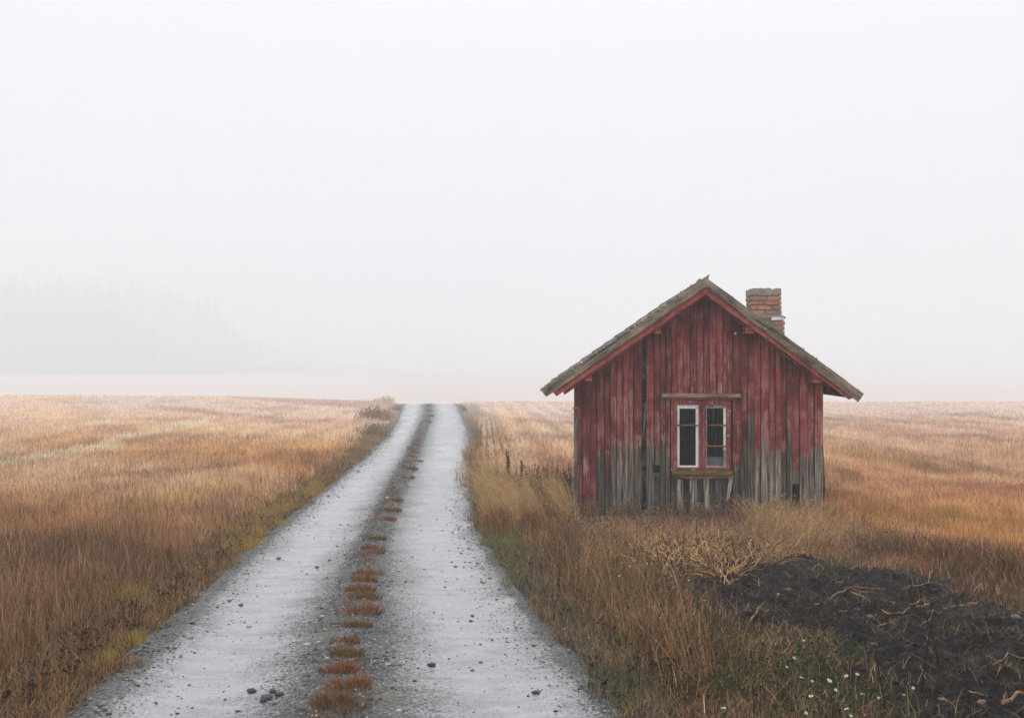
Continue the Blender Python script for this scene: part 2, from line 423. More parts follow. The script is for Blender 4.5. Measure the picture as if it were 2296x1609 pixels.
# ------------------------------------------------------------------ ground sheet
def lin(*s): return np.concatenate([np.arange(a, b, st) for a, b, st in s])
gx = lin((-750, -300, 25), (-300, -120, 9), (-120, -40, 3), (-40, -12, .8), (-12, 8, .16), (8, 20, .5), (20, 60, 2), (60, 200, 9), (200, 751, 25))
gy = lin((-65, -8, 3), (-8, 3, .5), (3, 26, .16), (26, 60, .5), (60, 130, 1.5), (130, 440, 7), (440, 1001, 20))

STRAW = np.array([.82, .415, .175]); PALE = np.array([.90, .64, .47]); BROWN = np.array([.25, .14, .074]); YEL = np.array([.42, .27, .07])
GREEN = np.array([.085, .105, .03]); DKBR = np.array([.075, .042, .03]); PINK = np.array([.86, .69, .60])  # PINK is straw paled towards the fog, haze put into the colour
def mixc(a, b, f): f = np.asarray(f)[..., None]; return a*(1-f) + b*f
SWATHES = [(np.array([float(v) for v in px2g(-60, 1085)]), np.array([float(v) for v in px2g(470, 948)]), .9, (.92, .72, .50), .85),
           (np.array([float(v) for v in px2g(-40, 1010)]), np.array([float(v) for v in px2g(260, 950)]), .7, (.90, .70, .50), .6),
           (np.array([float(v) for v in px2g(250, 1100)]), np.array([float(v) for v in px2g(520, 1080)]), .5, (.30, .14, .07), .7),
           (np.array([float(v) for v in px2g(330, 1178)]), np.array([float(v) for v in px2g(510, 1128)]), .28, (.62, .42, .13), .8),
           (np.array([float(v) for v in px2g(520, 1060)]), np.array([float(v) for v in px2g(700, 1000)]), .5, (.80, .52, .26), .5)]
def field_col(x, y):
    """field grass colour at a place, with distance haze painted in"""
    x = np.asarray(x, float); y = np.asarray(y, float)
    n = fbm(x/5, y/11, 21); n2 = fbm(x/1.7, y/3.2, 31)
    c = mixc(BROWN*1.2, STRAW, sstep(6, 17, y + 9*(n-.5) + 9*(x > 0)))  # browner grass close by, lens vignette partly put into the colour
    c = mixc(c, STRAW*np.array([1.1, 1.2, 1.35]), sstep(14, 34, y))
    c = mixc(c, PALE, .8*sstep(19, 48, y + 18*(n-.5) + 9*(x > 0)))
    c = mixc(c, PINK, .97*sstep(28, 72, y + 9*(x > 0)))  # paling with distance stands in for haze, painted into the grass
    # laid pale swathes and darker runs
    left = x < road_x(2, np.minimum(y, 120))
    sw = np.where(left, vnoise((x*.55 + y*.42)/2.6, (y*.8-x*.3)/16, 41), vnoise((x+.03*(y-20))/1.25, y/45, 43))
    far = sstep(9, 20, y)
    c = mixc(c, PALE*np.array([1.08, 1.05, .98]), .75*far*sstep(.60, .82, sw))
    c = mixc(c, c*np.array([.66, .57, .5]), np.where(left, .8, .45)*sstep(.40, .2, sw)*sstep(10, 18, y)*(1-sstep(60, 110, y)))
    c = mixc(c, c*.62, .7*sstep(.56, .72, n2)*(1-sstep(50, 90, y)))
    st_ = .5 + .5*np.sin(6.283*(x + .03*(y-20) + .45*n2)/np.where(left, 1.6, 1.05))
    c = c*(1 - np.where(left, .13, .20)*st_*sstep(11, 20, y)*(1-.5*sstep(50, 90, y)))[..., None]
    # the long laid swathe crossing the left field, and a dark patch below it
    for (p, q, wd, col_, amt) in SWATHES:
        e = q-p; t_ = np.clip(((x-p[0])*e[0] + (y-p[1])*e[1])/(e@e), 0, 1); dd = np.hypot(x-p[0]-t_*e[0], (y-p[1]-t_*e[1])*.35) + 1.2*wd*(n2-.5)
        c = mixc(c, np.array(col_), amt*sstep(wd, wd*.3, dd))
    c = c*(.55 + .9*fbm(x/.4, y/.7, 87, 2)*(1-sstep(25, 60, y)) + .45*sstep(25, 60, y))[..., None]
    c = mixc(c, YEL*1.1, .55*sstep(.62, .74, fbm(x/3, y/6, 77))*(1-sstep(20, 45, y)))
    return c

# meadow / soil areas on the ground, outlined in photo angles
def gpoly(pts): return np.array([[float(q) for q in px2g(*p)] for p in pts])
SOIL = gpoly([(1585, 1275), (1700, 1243), (1800, 1238), (1900, 1262), (2010, 1300), (2130, 1335), (2240, 1385), (2330, 1420), (2480, 1480), (2700, 1700), (2700, 2000), (2050, 2000), (1975, 1640), (1905, 1510), (1830, 1450), (1740, 1435), (1600, 1400), (1560, 1330)])
HEAP = gpoly([(1410, 1245), (1450, 1205), (1600, 1190), (1720, 1205), (1760, 1245), (1720, 1282), (1650, 1312), (1560, 1318), (1470, 1285)])
STUB_EDGE = gpoly([(1850, 1178), (1900, 1200), (1990, 1245), (2090, 1290), (2180, 1322), (2296, 1345), (2700, 1440), (3100, 1520)])
def sdist(poly, x, y):
    """signed distance, positive inside"""
    x = np.asarray(x, float); y = np.asarray(y, float); d = np.full(x.shape, 1e9); ins = np.zeros(x.shape, bool)
    n = len(poly)
    for i in range(n):
        a = poly[i]; b = poly[(i+1) % n]; e = b-a
        t_ = np.clip(((x-a[0])*e[0] + (y-a[1])*e[1])/(e@e), 0, 1)
        d = np.minimum(d, np.hypot(x-a[0]-t_*e[0], y-a[1]-t_*e[1]))
        c = ((a[1] > y) != (b[1] > y)) & (x < (b[0]-a[0])*(y-a[1])/((b[1]-a[1]) + 1e-12) + a[0]); ins ^= c
    return np.where(ins, d, -d)
def in_stubble(x, y):
    """right-hand stubble: beyond its near edge, east of the house garden"""
    ye = np.interp(x, STUB_EDGE[::-1, 0] if STUB_EDGE[0, 0] > STUB_EDGE[-1, 0] else STUB_EDGE[:, 0], STUB_EDGE[::-1, 1] if STUB_EDGE[0, 0] > STUB_EDGE[-1, 0] else STUB_EDGE[:, 1])
    far = 21.0 + 1.2*(vnoise(np.asarray(x)*.8, np.asarray(y)*.8, 5)-.5)
    return np.where(np.asarray(x) > 5.0, np.asarray(y) > ye, np.asarray(y) > far)

def ground_col(x, y):
    u = road_u(x, np.minimum(y, 130)); out = np.where(u < 0, -u, np.where(u > 5, u-5, 0))
    c = field_col(x, y)
    n = fbm(x/.7, y/.7, 51)
    c = c*(.5 + .5*sstep(18, 60, y))[..., None]  # far ground paled to match, haze put into its colour
    verge = mixc(np.array([.10, .075, .05]), np.array([.06, .055, .032]), sstep(.4, .65, n))
    vw = np.where(u < 0, .75, 1.1)
    c = mixc(c, verge, (1-sstep(vw*.7, vw*1.3, out))*(1-sstep(60, 100, y)))
    c = mixc(c, np.array([.075, .07, .06]), (1-sstep(.0, .4, out + .5*(n-.5)))*(1-sstep(60, 100, y)))
    mead = (u > 5) & ~in_stubble(x, y)
    c = np.where((mead & (out > 1.0))[..., None], mixc(np.array([.07, .052, .03]), np.array([.085, .08, .03]), sstep(.4, .6, n)), c)
    c = np.where((sdist(SOIL, x, y) > -.25)[..., None], np.array([.03, .026, .022]), c)
    far = sstep(200, 260, y)
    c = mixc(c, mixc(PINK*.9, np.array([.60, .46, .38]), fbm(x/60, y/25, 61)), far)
    c = mixc(c, np.array([.05, .06, .04])[None, :]*np.ones(c.shape), sstep(495, 515, y + 6*(fbm(x/20, y/20, 3)-.5))*(1-sstep(-170, -60, x)))
    return c
XX, YY = np.meshgrid(gx, gy); ZZ = Gground(XX, YY)
sd = sdist(SOIL, XX, YY); ZZ -= .06*sstep(.15, .35, sd)
nv = XX.shape
idx = np.arange(XX.size).reshape(nv)
quads = np.stack([idx[:-1, :-1], idx[:-1, 1:], idx[1:, 1:], idx[1:, :-1]], -1).reshape(-1, 4)
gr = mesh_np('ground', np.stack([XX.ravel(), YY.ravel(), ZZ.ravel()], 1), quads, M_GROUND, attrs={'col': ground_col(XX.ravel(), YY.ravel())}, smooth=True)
tag(gr, 'rolling straw coloured farm ground fading into fog', 'ground', kind='structure')

# ------------------------------------------------------------------ road
ry = lin((-14, 2, .5), (2, 26, .12), (26, 60, .4), (60, 116, 1))
ru = np.concatenate([np.linspace(0, 5, 81)])
RU, RY = np.meshgrid(ru, ry)
edges = np.stack([road_x(k, ry) for k in range(6)], 1)
RX = np.stack([np.interp(ru, np.arange(6), e) for e in edges])
bumpz = .030*np.exp(-((RU-2.5)/.42)**2) - .022*(np.exp(-((RU-1.5)/.5)**2) + np.exp(-((RU-3.5)/.5)**2))
rough_ = np.where((RU > 2.1) & (RU < 2.9) | (RU < .9) | (RU > 4.2), 1, .18)
RZ = prof(RY) + .012 + bumpz + .016*rough_*(fbm(RX/.13, RY/.13, 71)-.5) + .02*(fbm(RX/1.2, RY/1.2, 73)-.5)
edge_drop = sstep(0, .5, RU)*sstep(5, 4.5, RU)
RZ = RZ - .035*(1-edge_drop)
RZ += (G(RX, RY)-prof(RY))*1.0
idr = np.arange(RX.size).reshape(RX.shape)
rq = np.stack([idr[:-1, :-1], idr[:-1, 1:], idr[1:, 1:], idr[1:, :-1]], -1).reshape(-1, 4)
rd = mesh_np('road', np.stack([RX.ravel(), RY.ravel(), RZ.ravel()], 1), rq, M_ROAD, attrs={'u': RU.ravel()}, smooth=True)
tag(rd, 'wet gravel farm track with two pale wheel lanes', 'road', kind='structure')

# ------------------------------------------------------------------ the cabin
TH = R(3.3); HD = 15.5
HO = np.array([(1568-CX)/F*HD, HD, EYE + (804-1150)/F*HD])
tx = np.array([math.cos(TH), -math.sin(TH)]); dx_ = np.array([math.sin(TH), math.cos(TH)])
def P(X, Y, off=0.0):
    """facade point seen at (X,Y), `off` metres behind the front wall -> local x, z"""
    ray = np.array([(X-CX)/F, 1.0]); k = (off + HO[:2] @ dx_)/(ray @ dx_)
    p = ray*k - HO[:2]
    return float(p @ tx), float(EYE + (CY-Y)/F*k - HO[2])
cabin = empty('wooden_cabin', tuple(HO), -TH, label='weathered red plank cabin with a gabled roof and brick chimney beside the track', cat='cabin')

# roof section (in the plane of the barge boards)
OB = -.36
A = P(1582, 622, OB); L = P(1214, 876, OB); Rr = P(1936, 883, OB)
sl_l = (A[1]-L[1])/(A[0]-L[0]); sl_r = (A[1]-Rr[1])/(Rr[0]-A[0])
def roof_z(x): return A[1] - (A[0]-x)*sl_l if x < A[0] else A[1] - (x-A[0])*sl_r
UND = .125       # roof thickness measured vertically
ROOF_BACK = 4.75
def slab(side, t0, t1, y0, y1, mb, **k):
    e = L if side < 0 else Rr
    sl = sl_l if side < 0 else -sl_r
    ang = math.atan(sl_l if side < 0 else sl_r); ex = t1*math.sin(ang)*math.cos(ang)*side
    ex0 = t0*math.sin(ang)*math.cos(ang)*side
    mb.prism([(A[0], A[1]-t0), (A[0], A[1]-t1), (e[0]-ex, e[1]-t1 + abs(ex)*(sl_l if side < 0 else sl_r)), (e[0]-ex0, e[1]-t0 + abs(ex0)*(sl_l if side < 0 else sl_r))], y0, y1, **k)
# front boards: left edge, right edge in photo units and the height where the paint gives out
def cx1(x): return x*.3832 + 1177
def cy1(y): return y*.3832 + 588.6
full = [(290, 335, 1500), (335, 385, 1440), (385, 420, 1430), (420, 465, 1125), (465, 500, 1270), (500, 537, 1075), (537, 573, 1110), (573, 605, 1075),
        (605, 637, 1110), (637, 684, 1090), (709, 757, 1060), (757, 790, 1100), (790, 822, 1040), (1213, 1262, 1180), (1262, 1300, 1080), (1300, 1340, 890),
        (1340, 1378, 1130), (1378, 1425, 1040), (1425, 1462, 1110), (1462, 1497, 1100), (1497, 1530, 1120), (1530, 1563, 1000), (1563, 1605, 1230),
        (1605, 1655, 1150), (1655, 1692, 1130), (1692, 1742, 1095)]
above = [(822, 857), (857, 890), (890, 927), (927, 965), (965, 1005), (1005, 1045), (1045, 1080), (1080, 1120), (1120, 1157), (1157, 1183), (1183, 1213)]
def board(mb, x0, x1, z0, z1f, yf, th, rnd, wear, n=9):
    vs = []; fs = []; b = 0
    jx = [random.uniform(-.003, .003) for _ in range(2*(n+1))]
    skew = random.uniform(-.004, .004)
    for k in range(n+1):
        f = k/n; xa = x0 + jx[2*k] + skew*f; xb = x1 + jx[2*k+1] + skew*f
        cup = random.uniform(-.002, .002) + .004*random.random()*(1-f)
        for x, y in ((xa, yf-cup), (xb, yf-cup), (xb, yf+th), (xa, yf+th)):
            z1 = z1f(x); vs.append((x, y, z0 + (z1-z0)*f + (random.uniform(-.03, .03) if k == 0 else 0)))
    for k in range(n):
        o = 4*k
        for i in range(4): fs.append((o+i, o+(i+1) % 4, o+4+(i+1) % 4, o+4+i))
    fs += [(3, 2, 1, 0), (4*n, 4*n+1, 4*n+2, 4*n+3)]
    mb.add(vs, fs, rnd=rnd, wear=wear)
fw = MB(); zt = lambda x: roof_z(x) - UND - .03
rr_ = random.Random(4)
for i, (a, b, wy) in enumerate(full):
    x0, _ = P(cx1(a), 1000); x1, _ = P(cx1(b), 1000); _, wz = P(1500, cy1(wy))
    z0 = -.35
    if (a, b) == (757, 790): z0 = P(1500, cy1(1180))[1]
    if (a, b) == (1563, 1605): z0 = P(1500, cy1(1290))[1]
    board(fw, x0+.0055, x1-.0055, z0, zt, -(.032 if i % 2 else 0.0) - .001*(i % 5), .024, rr_.random() if (a, b) != (1300, 1340) else .2, wz)
HOODZ = P(1570, 884)[1]
for i, (a, b) in enumerate(above):
    x0, _ = P(cx1(a), 800); x1, _ = P(cx1(b), 800)
    board(fw, x0+.0055, x1-.0055, HOODZ + random.uniform(-.01, .02), zt, -(.0 if i % 2 else .022) - .001*(i % 3), .024, rr_.random(), HOODZ - .18, 6)
# narrow strips beside the window
x0, _ = P(1493, 1000); x1, _ = P(1501, 1000); board(fw, x0, x1, -.35, lambda x: HOODZ, -.012, .024, .35, P(0, 1000)[1])
fw.build('front_wall', M_BOARD, cabin)
# loose short boards under the window
def cx2(x): return x*.209 + 1457.4
def cy2(y): return y*.209 + 840.8
wx0, wx1 = P(1503, 1000)[0], P(1645, 1000)[0]; SILLZ = P(1570, cy2(1085))[1]
lw = MB()
xs = wx0 + .005
while xs < wx1 - .06:
    wdt = random.uniform(.07, .11); board(lw, xs, min(xs+wdt-.004, wx1-.05), -.35, lambda x: SILLZ-.02, .055 + random.uniform(0, .03), .02, random.random()*.22, 9.0, 4); xs += wdt
lw.build('recessed_boards', M_BOARD, cabin)
for (xa, xb, xc, xd, yt, yb, off, rn) in ((292, 352, 296, 360, 1115, 1560, -.02, .97), (428, 500, 432, 512, 1112, 1560, -.024, .9), (575, 633, 586, 650, 1112, 1560, -.026, .95),
                                 (703, 755, 730, 770, 1112, 1560, -.02, .5), (850, 896, 818, 848, 1090, 1345, -.034, .93)):
    p = [P(cx2(xa), cy2(yt), off), P(cx2(xb), cy2(yt), off), P(cx2(xd), cy2(yb), off), P(cx2(xc), cy2(yb), off)]
    m = MB(); n = 5; vs = []; fs = []
    for k in range(n+1):
        f = k/n
        for (q0, q1, y) in ((p[0], p[3], off), (p[1], p[2], off), (p[1], p[2], off+.018), (p[0], p[3], off+.018)):
            vs.append((q0[0]*(1-f)+q1[0]*f + random.uniform(-.003, .003), y + .01*f, q0[1]*(1-f)+q1[1]*f))
    for k in range(n):
        for i in range(4): fs.append((4*k+i, 4*k+(i+1) % 4, 4*k+4+(i+1) % 4, 4*k+4+i))
    fs += [(3, 2, 1, 0), (4*n, 4*n+1, 4*n+2, 4*n+3)]
    m.add(vs, fs, rnd=rn, wear=9.0).build('loose_board', M_BOARD, cabin)
# other walls, frame logs, dark interior
XL = P(1288, 1000)[0]; XR = P(1844, 1000)[0]; YB = 4.25
def side_wall(name, x, s):
    m = MB(); y = .03; k = 0
    while y < YB:
        wd = random.uniform(.1, .16); zt_ = roof_z(x) - UND - .02
        o = .015*(k % 2)*s
        vs = []
        for z in (-.35, zt_): vs += [(x+o, y, z), (x+o, min(y+wd, YB), z), (x+o-.025*s, min(y+wd, YB), z), (x+o-.025*s, y, z)]
        m.add(vs, [(3, 2, 1, 0), (4, 5, 6, 7), (0, 1, 5, 4), (1, 2, 6, 5), (2, 3, 7, 6), (3, 0, 4, 7)], rnd=random.random(), wear=random.uniform(.5, .9)); y += wd; k += 1
    m.build(name, M_BOARD, cabin)
side_wall('side_wall', XL+.028, -1); side_wall('side_wall', XR-.022, 1)
bw = MB(); x = XL+.02
while x < XR-.02:
    wd = random.uniform(.11, .17); board(bw, x, min(x+wd, XR-.02), -.35, zt, YB, .025, random.random(), random.uniform(.4, .9), 4); x += wd
bw.build('back_wall', M_BOARD, cabin)
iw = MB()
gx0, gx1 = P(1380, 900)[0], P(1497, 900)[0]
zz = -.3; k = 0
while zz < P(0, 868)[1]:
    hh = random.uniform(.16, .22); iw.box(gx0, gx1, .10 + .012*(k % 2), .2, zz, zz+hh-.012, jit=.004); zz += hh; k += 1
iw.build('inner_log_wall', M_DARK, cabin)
for (ya, yb, oo) in ((760, 850, .085), (905, 1000, .08), (1010, 1047, .085), (1055, 1085, .085)):
    a = P(1436, yb, .09); b = P(1456, ya, .09); MB().box(a[0]-.01, b[0]+.01, oo, oo+.006, a[1], b[1], jit=.008).build('torn_lining', M_INNER, cabin)
a = P(1503, 1150, .05); b = P(1516, 1045, .05); MB().box(P(1465, 1, .05)[0], P(1478, 1, .05)[0], .05, .06, P(0, 1130)[1], P(0, 1050)[1], jit=.015).build('torn_lining', M_INNER, cabin)
# splintered board hanging in the gap
m = MB(); q = [P(1447, 900), P(1450, 900), P(1446, 955), P(1441, 985)]
m.prism([q[0], q[1], q[2], q[3]], .02, .03, rnd=.7, wear=9.0).build('splintered_board', M_BOARD, cabin)

# window -------------------------------------------------------------
def rb(mb, x0, x1, y0, y1, o0, o1, jit=0, **k):
    """box from crop-2 rectangle"""
    a = P(cx2(x0), cy2(y1), o0); b = P(cx2(x1), cy2(y0), o0); return mb.box(a[0], b[0], o0, o1, a[1], b[1], jit=jit, **k)
def frame_ring(mb, x0, x1, y0, y1, wl, wr, wt, wb, o0, o1):
    rb(mb, x0, x0+wl, y0, y1, o0, o1); rb(mb, x1-wr, x1, y0, y1, o0, o1)
    rb(mb, x0+wl, x1-wr, y0, y0+wt, o0+.001, o1); rb(mb, x0+wl, x1-wr, y1-wb, y1, o0+.001, o1)
m = MB(); frame_ring(m, 226, 868, 262, 1022, 30, 14, 14, 12, -.018, .10)
win = m.build('window', M_FRAME, cabin, bevel=.003)
def sash(x0, x1, gx0_, gx1_, gy0, gy1, white, bars, iw0):
    m = MB(); frame_ring(m, x0, x1, 276, 1010, iw0[0]-x0, x1-iw0[1], iw0[2]-276, 1010-iw0[3], -.034, .03)
    s = m.build('sash', M_FRAME, win, bevel=.003)
    m = MB(); frame_ring(m, iw0[0]+.5, iw0[1]-.5, iw0[2]+.5, iw0[3]-.5, gx0_-iw0[0], iw0[1]-gx1_, gy0-iw0[2], iw0[3]-gy1, -.020, .02); m.build('glazing_frame', white, win, bevel=.002)
    for b in bars:
        m = MB(); rb(m, iw0[0]-4, iw0[1]+4, b-6, b+6, -.040, .0, jit=.002); m.build('glazing_bar', M_RUST, win)
    m = MB(); rb(m, gx0_-3, gx1_+3, gy0-3, gy1+3, .004, .008); m.build('glass_pane', M_GLASS, win)
sash(256, 552, 316, 492, 358, 970, M_WHITE, (535,), (292, 522, 318, 988))
sash(556, 854, 611, 789, 354, 973, M_WORNWHITE, (535, 760), (597, 820, 318, 988))
# bright white stile of the right-hand sash
m = MB(); rb(m, 789, 812, 352, 800, -.0245, .0, jit=.001); m.build('glazing_frame', M_WHITE, win)
m = MB(); a = P(cx2(132), cy2(236), -.06); b = P(cx2(972), cy2(196), -.06)
n = 10
for k in range(n):
    xa = a[0]+(b[0]-a[0])*k/n; xb = a[0]+(b[0]-a[0])*(k+1)/n; d = .004*math.sin(k*1.3)
    m.prism([(xa, a[1]+d), (xb, a[1]+d), (xb, b[1]+d*.6), (xa, b[1]+d*.6)], -.085, -.004)
m.build('window_hood', m_wood('worn_hood', (.10, .06, .045), (.26, .17, .13), (.36, .32, .27), (.20, .05, .04), (3, 30, 30), .58), cabin)
m = MB(); rb(m, 172, 880, 238, 263, -.045, .0); m.build('window_header', M_REDTRIM, cabin)
m = MB(); a = P(cx2(234), cy2(1066), -.07); b = P(cx2(886), cy2(1018), -.07); m.box(a[0], b[0], -.085, .0, a[1], b[1]-.012, jit=.004); m.build('window_sill', M_SILL, win, bevel=.004)
m = MB(); n = 12
for k in range(n):
    f0, f1 = k/n, (k+1)/n; sg = lambda f: 14*4*f*(1-f)
    pts = [P(cx2(245+655*f0), cy2(1096+sg(f0)), -.04), P(cx2(245+655*f1), cy2(1096+sg(f1)), -.04), P(cx2(245+655*f1), cy2(1072+sg(f1)*.5-4*f1), -.04), P(cx2(245+655*f0), cy2(1072+sg(f0)*.5-4*f0), -.04)]
    m.prism(pts, -.05, -.015)
m.build('sill_apron', m_wood('worn_apron', (.09, .02, .018), (.16, .035, .03), (.40, .30, .27), (.5, .44, .40), (3, 30, 60), .6), win)
# things behind the glass
m = MB(); a = P(cx2(600), cy2(985), .07); b = P(cx2(800), cy2(876), .07); m.box(a[0], b[0], .06, .10, a[1], b[1], jit=.004)
tag(m.build('card_box', M_CARD, None, bevel=.004), 'pale greenish box standing inside the lower pane of the window', 'box'); bpy.data.objects['card_box'].matrix_world = cabin.matrix_basis.copy()
m = MB(); q = [P(cx2(x), cy2(y), .13) for x, y in ((662, 880), (755, 880), (735, 850), (708, 828))]
m.prism(q, .12, .15); c_ = m.build('torn_paper', M_INNER); tag(c_, 'grey torn paper peak behind the pale box in the window', 'paper'); c_.matrix_world = cabin.matrix_basis.copy()

# roof ----------------------------------------------------------------
for s in (-1, 1):
    m = MB(); slab(s, .012, UND, OB+.06, ROOF_BACK, m)
    rs = m.build('roof_slope', M_ROOF, cabin)
    # roofing tiles in uneven courses over the boards
    m = MB(); e = L if s < 0 else Rr; slp = sl_l if s < 0 else sl_r
    ln = abs(A[0]-e[0]); nC = 11
    for k in range(nC):
        xa = A[0] + s*ln*(k+.0)/nC; xb = A[0] + s*ln*(k+1.12)/nC if k < nC-1 else A[0] + s*(ln-.07)
        y = OB + .03
        while y < ROOF_BACK:
            wd = random.uniform(.22, .3); y1 = min(y+wd-.006, ROOF_BACK+.02)
            q_ = .0 if s < 0 else -.018; za = roof_z(xa) + q_ + random.uniform(0, .006); zb = roof_z(xb) + .016 + q_ + random.uniform(0, .012)
            m.add([(xa, y, za-.012), (xb, y, zb-.022), (xb, y1, zb-.022), (xa, y1, za-.012), (xa, y, za), (xb, y, zb), (xb, y1, zb), (xa, y1, za)],
                  [(3, 2, 1, 0), (4, 5, 6, 7), (0, 1, 5, 4), (1, 2, 6, 5), (2, 3, 7, 6), (3, 0, 4, 7)]); y += wd
    m.build('roof_tiles', M_ROOF, cabin)
# grey barge boards on the verge and the red boards under them
def barge(side, t0, t1, t0e, t1e, y0, y1, name, mat, endcut, shorten=0.0):
    e = L if side < 0 else Rr; slp = sl_l if side < 0 else sl_r; n = 16; m = MB(); ln = abs(e[0]-A[0]) - shorten
    vs = []; fs = []
    for k in range(n+1):
        f = k/n; a = t0+(t0e-t0)*f; b = t1+(t1e-t1)*f
        jt = random.uniform(-.004, .004) if 0 < k < n else 0; jb = random.uniform(-.004, .004) if 0 < k < n else 0
        xt = A[0] + side*ln*f; xb = xt - (side*endcut if k == n else 0)
        zt_ = A[1]-ln*f*slp-a+jt; zb_ = A[1]-abs(xb-A[0])*slp-b+jb
        vs += [(xt, y0, zt_), (xb, y0, zb_), (xb, y1, zb_), (xt, y1, zt_)]
    for k in range(n):
        for i in range(4): fs.append((4*k+i, 4*k+(i+1) % 4, 4*k+4+(i+1) % 4, 4*k+4+i))
    fs += [(3, 2, 1, 0), (4*n, 4*n+1, 4*n+2, 4*n+3)]
    m.add(vs, fs); return m.build(name, mat, cabin)
U = 15.15/F     # metres per photo unit on the barge plane
barge(-1, .0, 22*U, .0, 21*U, OB-.028, OB, 'barge_board', M_GREY, .08)
barge(1, .0, 22*U, -.004, 27*U, OB-.030, OB-.001, 'barge_board', M_GREY2, .085)
barge(-1, 20*U, 38*U, 19*U, 36*U, OB+.002, OB+.027, 'under_barge_board', M_REDTRIM, .06, .17)
barge(1, 20*U, 38*U, 24*U, 36*U, OB+.002, OB+.027, 'under_barge_board', M_REDTRIM, .05, .16)
barge(-1, 37*U, 44*U, 35*U, 46*U, OB+.20, OB+.222, 'under_barge_board', M_REDTRIM, .02, .33)
barge(1, 37*U, 43*U, 35*U, 40*U, OB+.20, OB+.222, 'under_barge_board', M_REDTRIM, .02, .42)
# purlin ends under the overhang
for (X, Y, wd, hh) in ((1475.5, 742, 14, 14), (1681, 741, 20, 14), (1319.5, 847.5, 17, 14), (1833.5, 850, 21, 18)):
    a = P(X-wd/2, Y+hh/2, -.33); b = P(X+wd/2, Y-hh/2, -.33)
    m = MB(); m.box(a[0], b[0], -.33, .04, a[1], (a[1]+b[1])/2-.004, jit=.003); m.box(a[0]+.006, b[0]-.006, -.32, .04, (a[1]+b[1])/2+.004, b[1]+.02, jit=.003)
    m.build('purlin_end', M_REDTRIM, cabin, bevel=.006)
# rafter and sheet ends under the right-hand eave
for k in range(7):
    y = .2 + k*.62; m = MB()
    x1 = Rr[0]-.22-.02*(k % 3)
    vs = []
    for yy in (y, y+.09):
        vs += [(XR-.25, yy, roof_z(XR-.25)-UND-.002), (x1, yy, roof_z(x1)-UND-.002), (x1, yy, roof_z(x1)-UND-.095), (XR-.25, yy, roof_z(XR-.25)-UND-.11)]
    m.add(vs, [(0, 1, 2, 3), (7, 6, 5, 4), (0, 4, 5, 1), (1, 5, 6, 2), (2, 6, 7, 3), (3, 7, 4, 0)]).build('rafter_end', M_DARK, cabin)
for k in range(7):
    y = .3 + k*.62; m = MB(); x1 = L[0]+.25; vs = []
    for yy in (y, y+.09):
        vs += [(XL+.25, yy, roof_z(XL+.25)-UND-.002), (x1, yy, roof_z(x1)-UND-.002), (x1, yy, roof_z(x1)-UND-.06), (XL+.25, yy, roof_z(XL+.25)-UND-.10)]
    m.add(vs, [(0, 1, 2, 3), (7, 6, 5, 4), (0, 4, 5, 1), (1, 5, 6, 2), (2, 6, 7, 3), (3, 7, 4, 0)]).build('rafter_end', M_DARK, cabin)
# lichen and moss clumps along the verges
vsm = []; fsm = []
m = MB()
for k in range(420):
    s = -1 if random.random() < .8 else 1; f = random.random()**.8
    e = L if s < 0 else Rr; x = A[0] + (e[0]-A[0])*f
    if s < 0 and f < .25 and random.random() < .6: continue
    y = OB - .03 + random.random()**1.6*.8; r = random.uniform(.008, .026)*(1 if s < 0 else .55)
    z = roof_z(x) + .012
    vs = []
    for i in range(6):
        an = i*math.pi/3; vs.append((x+r*1.5*math.cos(an)*random.uniform(.6, 1.3), y+r*1.5*math.sin(an)*random.uniform(.6, 1.3), z-.02))
    for i in range(6):
        an = i*math.pi/3+.4; vs.append((x+r*math.cos(an)*random.uniform(.6, 1.2), y+r*math.sin(an)*random.uniform(.6, 1.2), z+r*random.uniform(.5, 1.1)))
    vs.append((x, y, z+r*1.2))
    fs = [(i, (i+1) % 6, 6+(i+1) % 6, 6+i) for i in range(6)] + [(6+i, 6+(i+1) % 6, 12) for i in range(6)]
    m.add(vs, fs)
tag(m.build('moss', M_MOSS, cabin), kind='stuff')
# ridge cap: bent sheet sticking up behind the peak
a = P(1590, 632, .0); b = P(1604, 616, .0)
m = MB(); m.add([(A[0]-.02, OB+.25, A[1]-.01), (A[0]+.055, OB+.25, A[1]-.05), (A[0]+.10, OB+.25, A[1]+.075), (A[0]+.03, OB+.25, A[1]+.02),
                 (A[0]-.02, ROOF_BACK, A[1]-.01), (A[0]+.055, ROOF_BACK, A[1]-.05), (A[0]+.075, ROOF_BACK, A[1]+.02), (A[0]+.03, ROOF_BACK, A[1]+.02)],
                [(0, 1, 2, 3), (7, 6, 5, 4), (0, 4, 5, 1), (1, 5, 6, 2), (2, 6, 7, 3), (3, 7, 4, 0)]).build('ridge_cap', M_METAL, cabin)
# corner board, side planks, bracket, nail plates
cxa, cxb = P(1286.5, 1000)[0], P(1295.5, 1000)[0]
m = MB(); z1 = P(0, 921)[1]; w3 = (cxb-cxa)/3
for k in range(3): m.box(cxa + k*w3, cxa + (k+1)*w3 - .005, -.03 + .006*(k % 2), .03, -.35, z1 - .03*k, jit=.003)
m.build('corner_board', M_PALEWOOD, cabin)
m = MB(); a = P(1285, 918, -.03); m.box(a[0], a[0]+.075, -.06, -.01, a[1], a[1]+.045, jit=.006); m.build('wall_bracket', M_METAL, cabin, bevel=.008)
m = MB(); q = [P(1842, 985), P(1846, 985), P(1851, 1098), P(1849, 1118), P(1846, 1120)]
m.prism(q, .02, .05, rnd=.15, wear=9.0); q = [P(1841, 1060), P(1845, 1060), P(1849, 1165), P(1842, 1165)]; m.prism(q, -.006, .02, rnd=.05, wear=9.0)
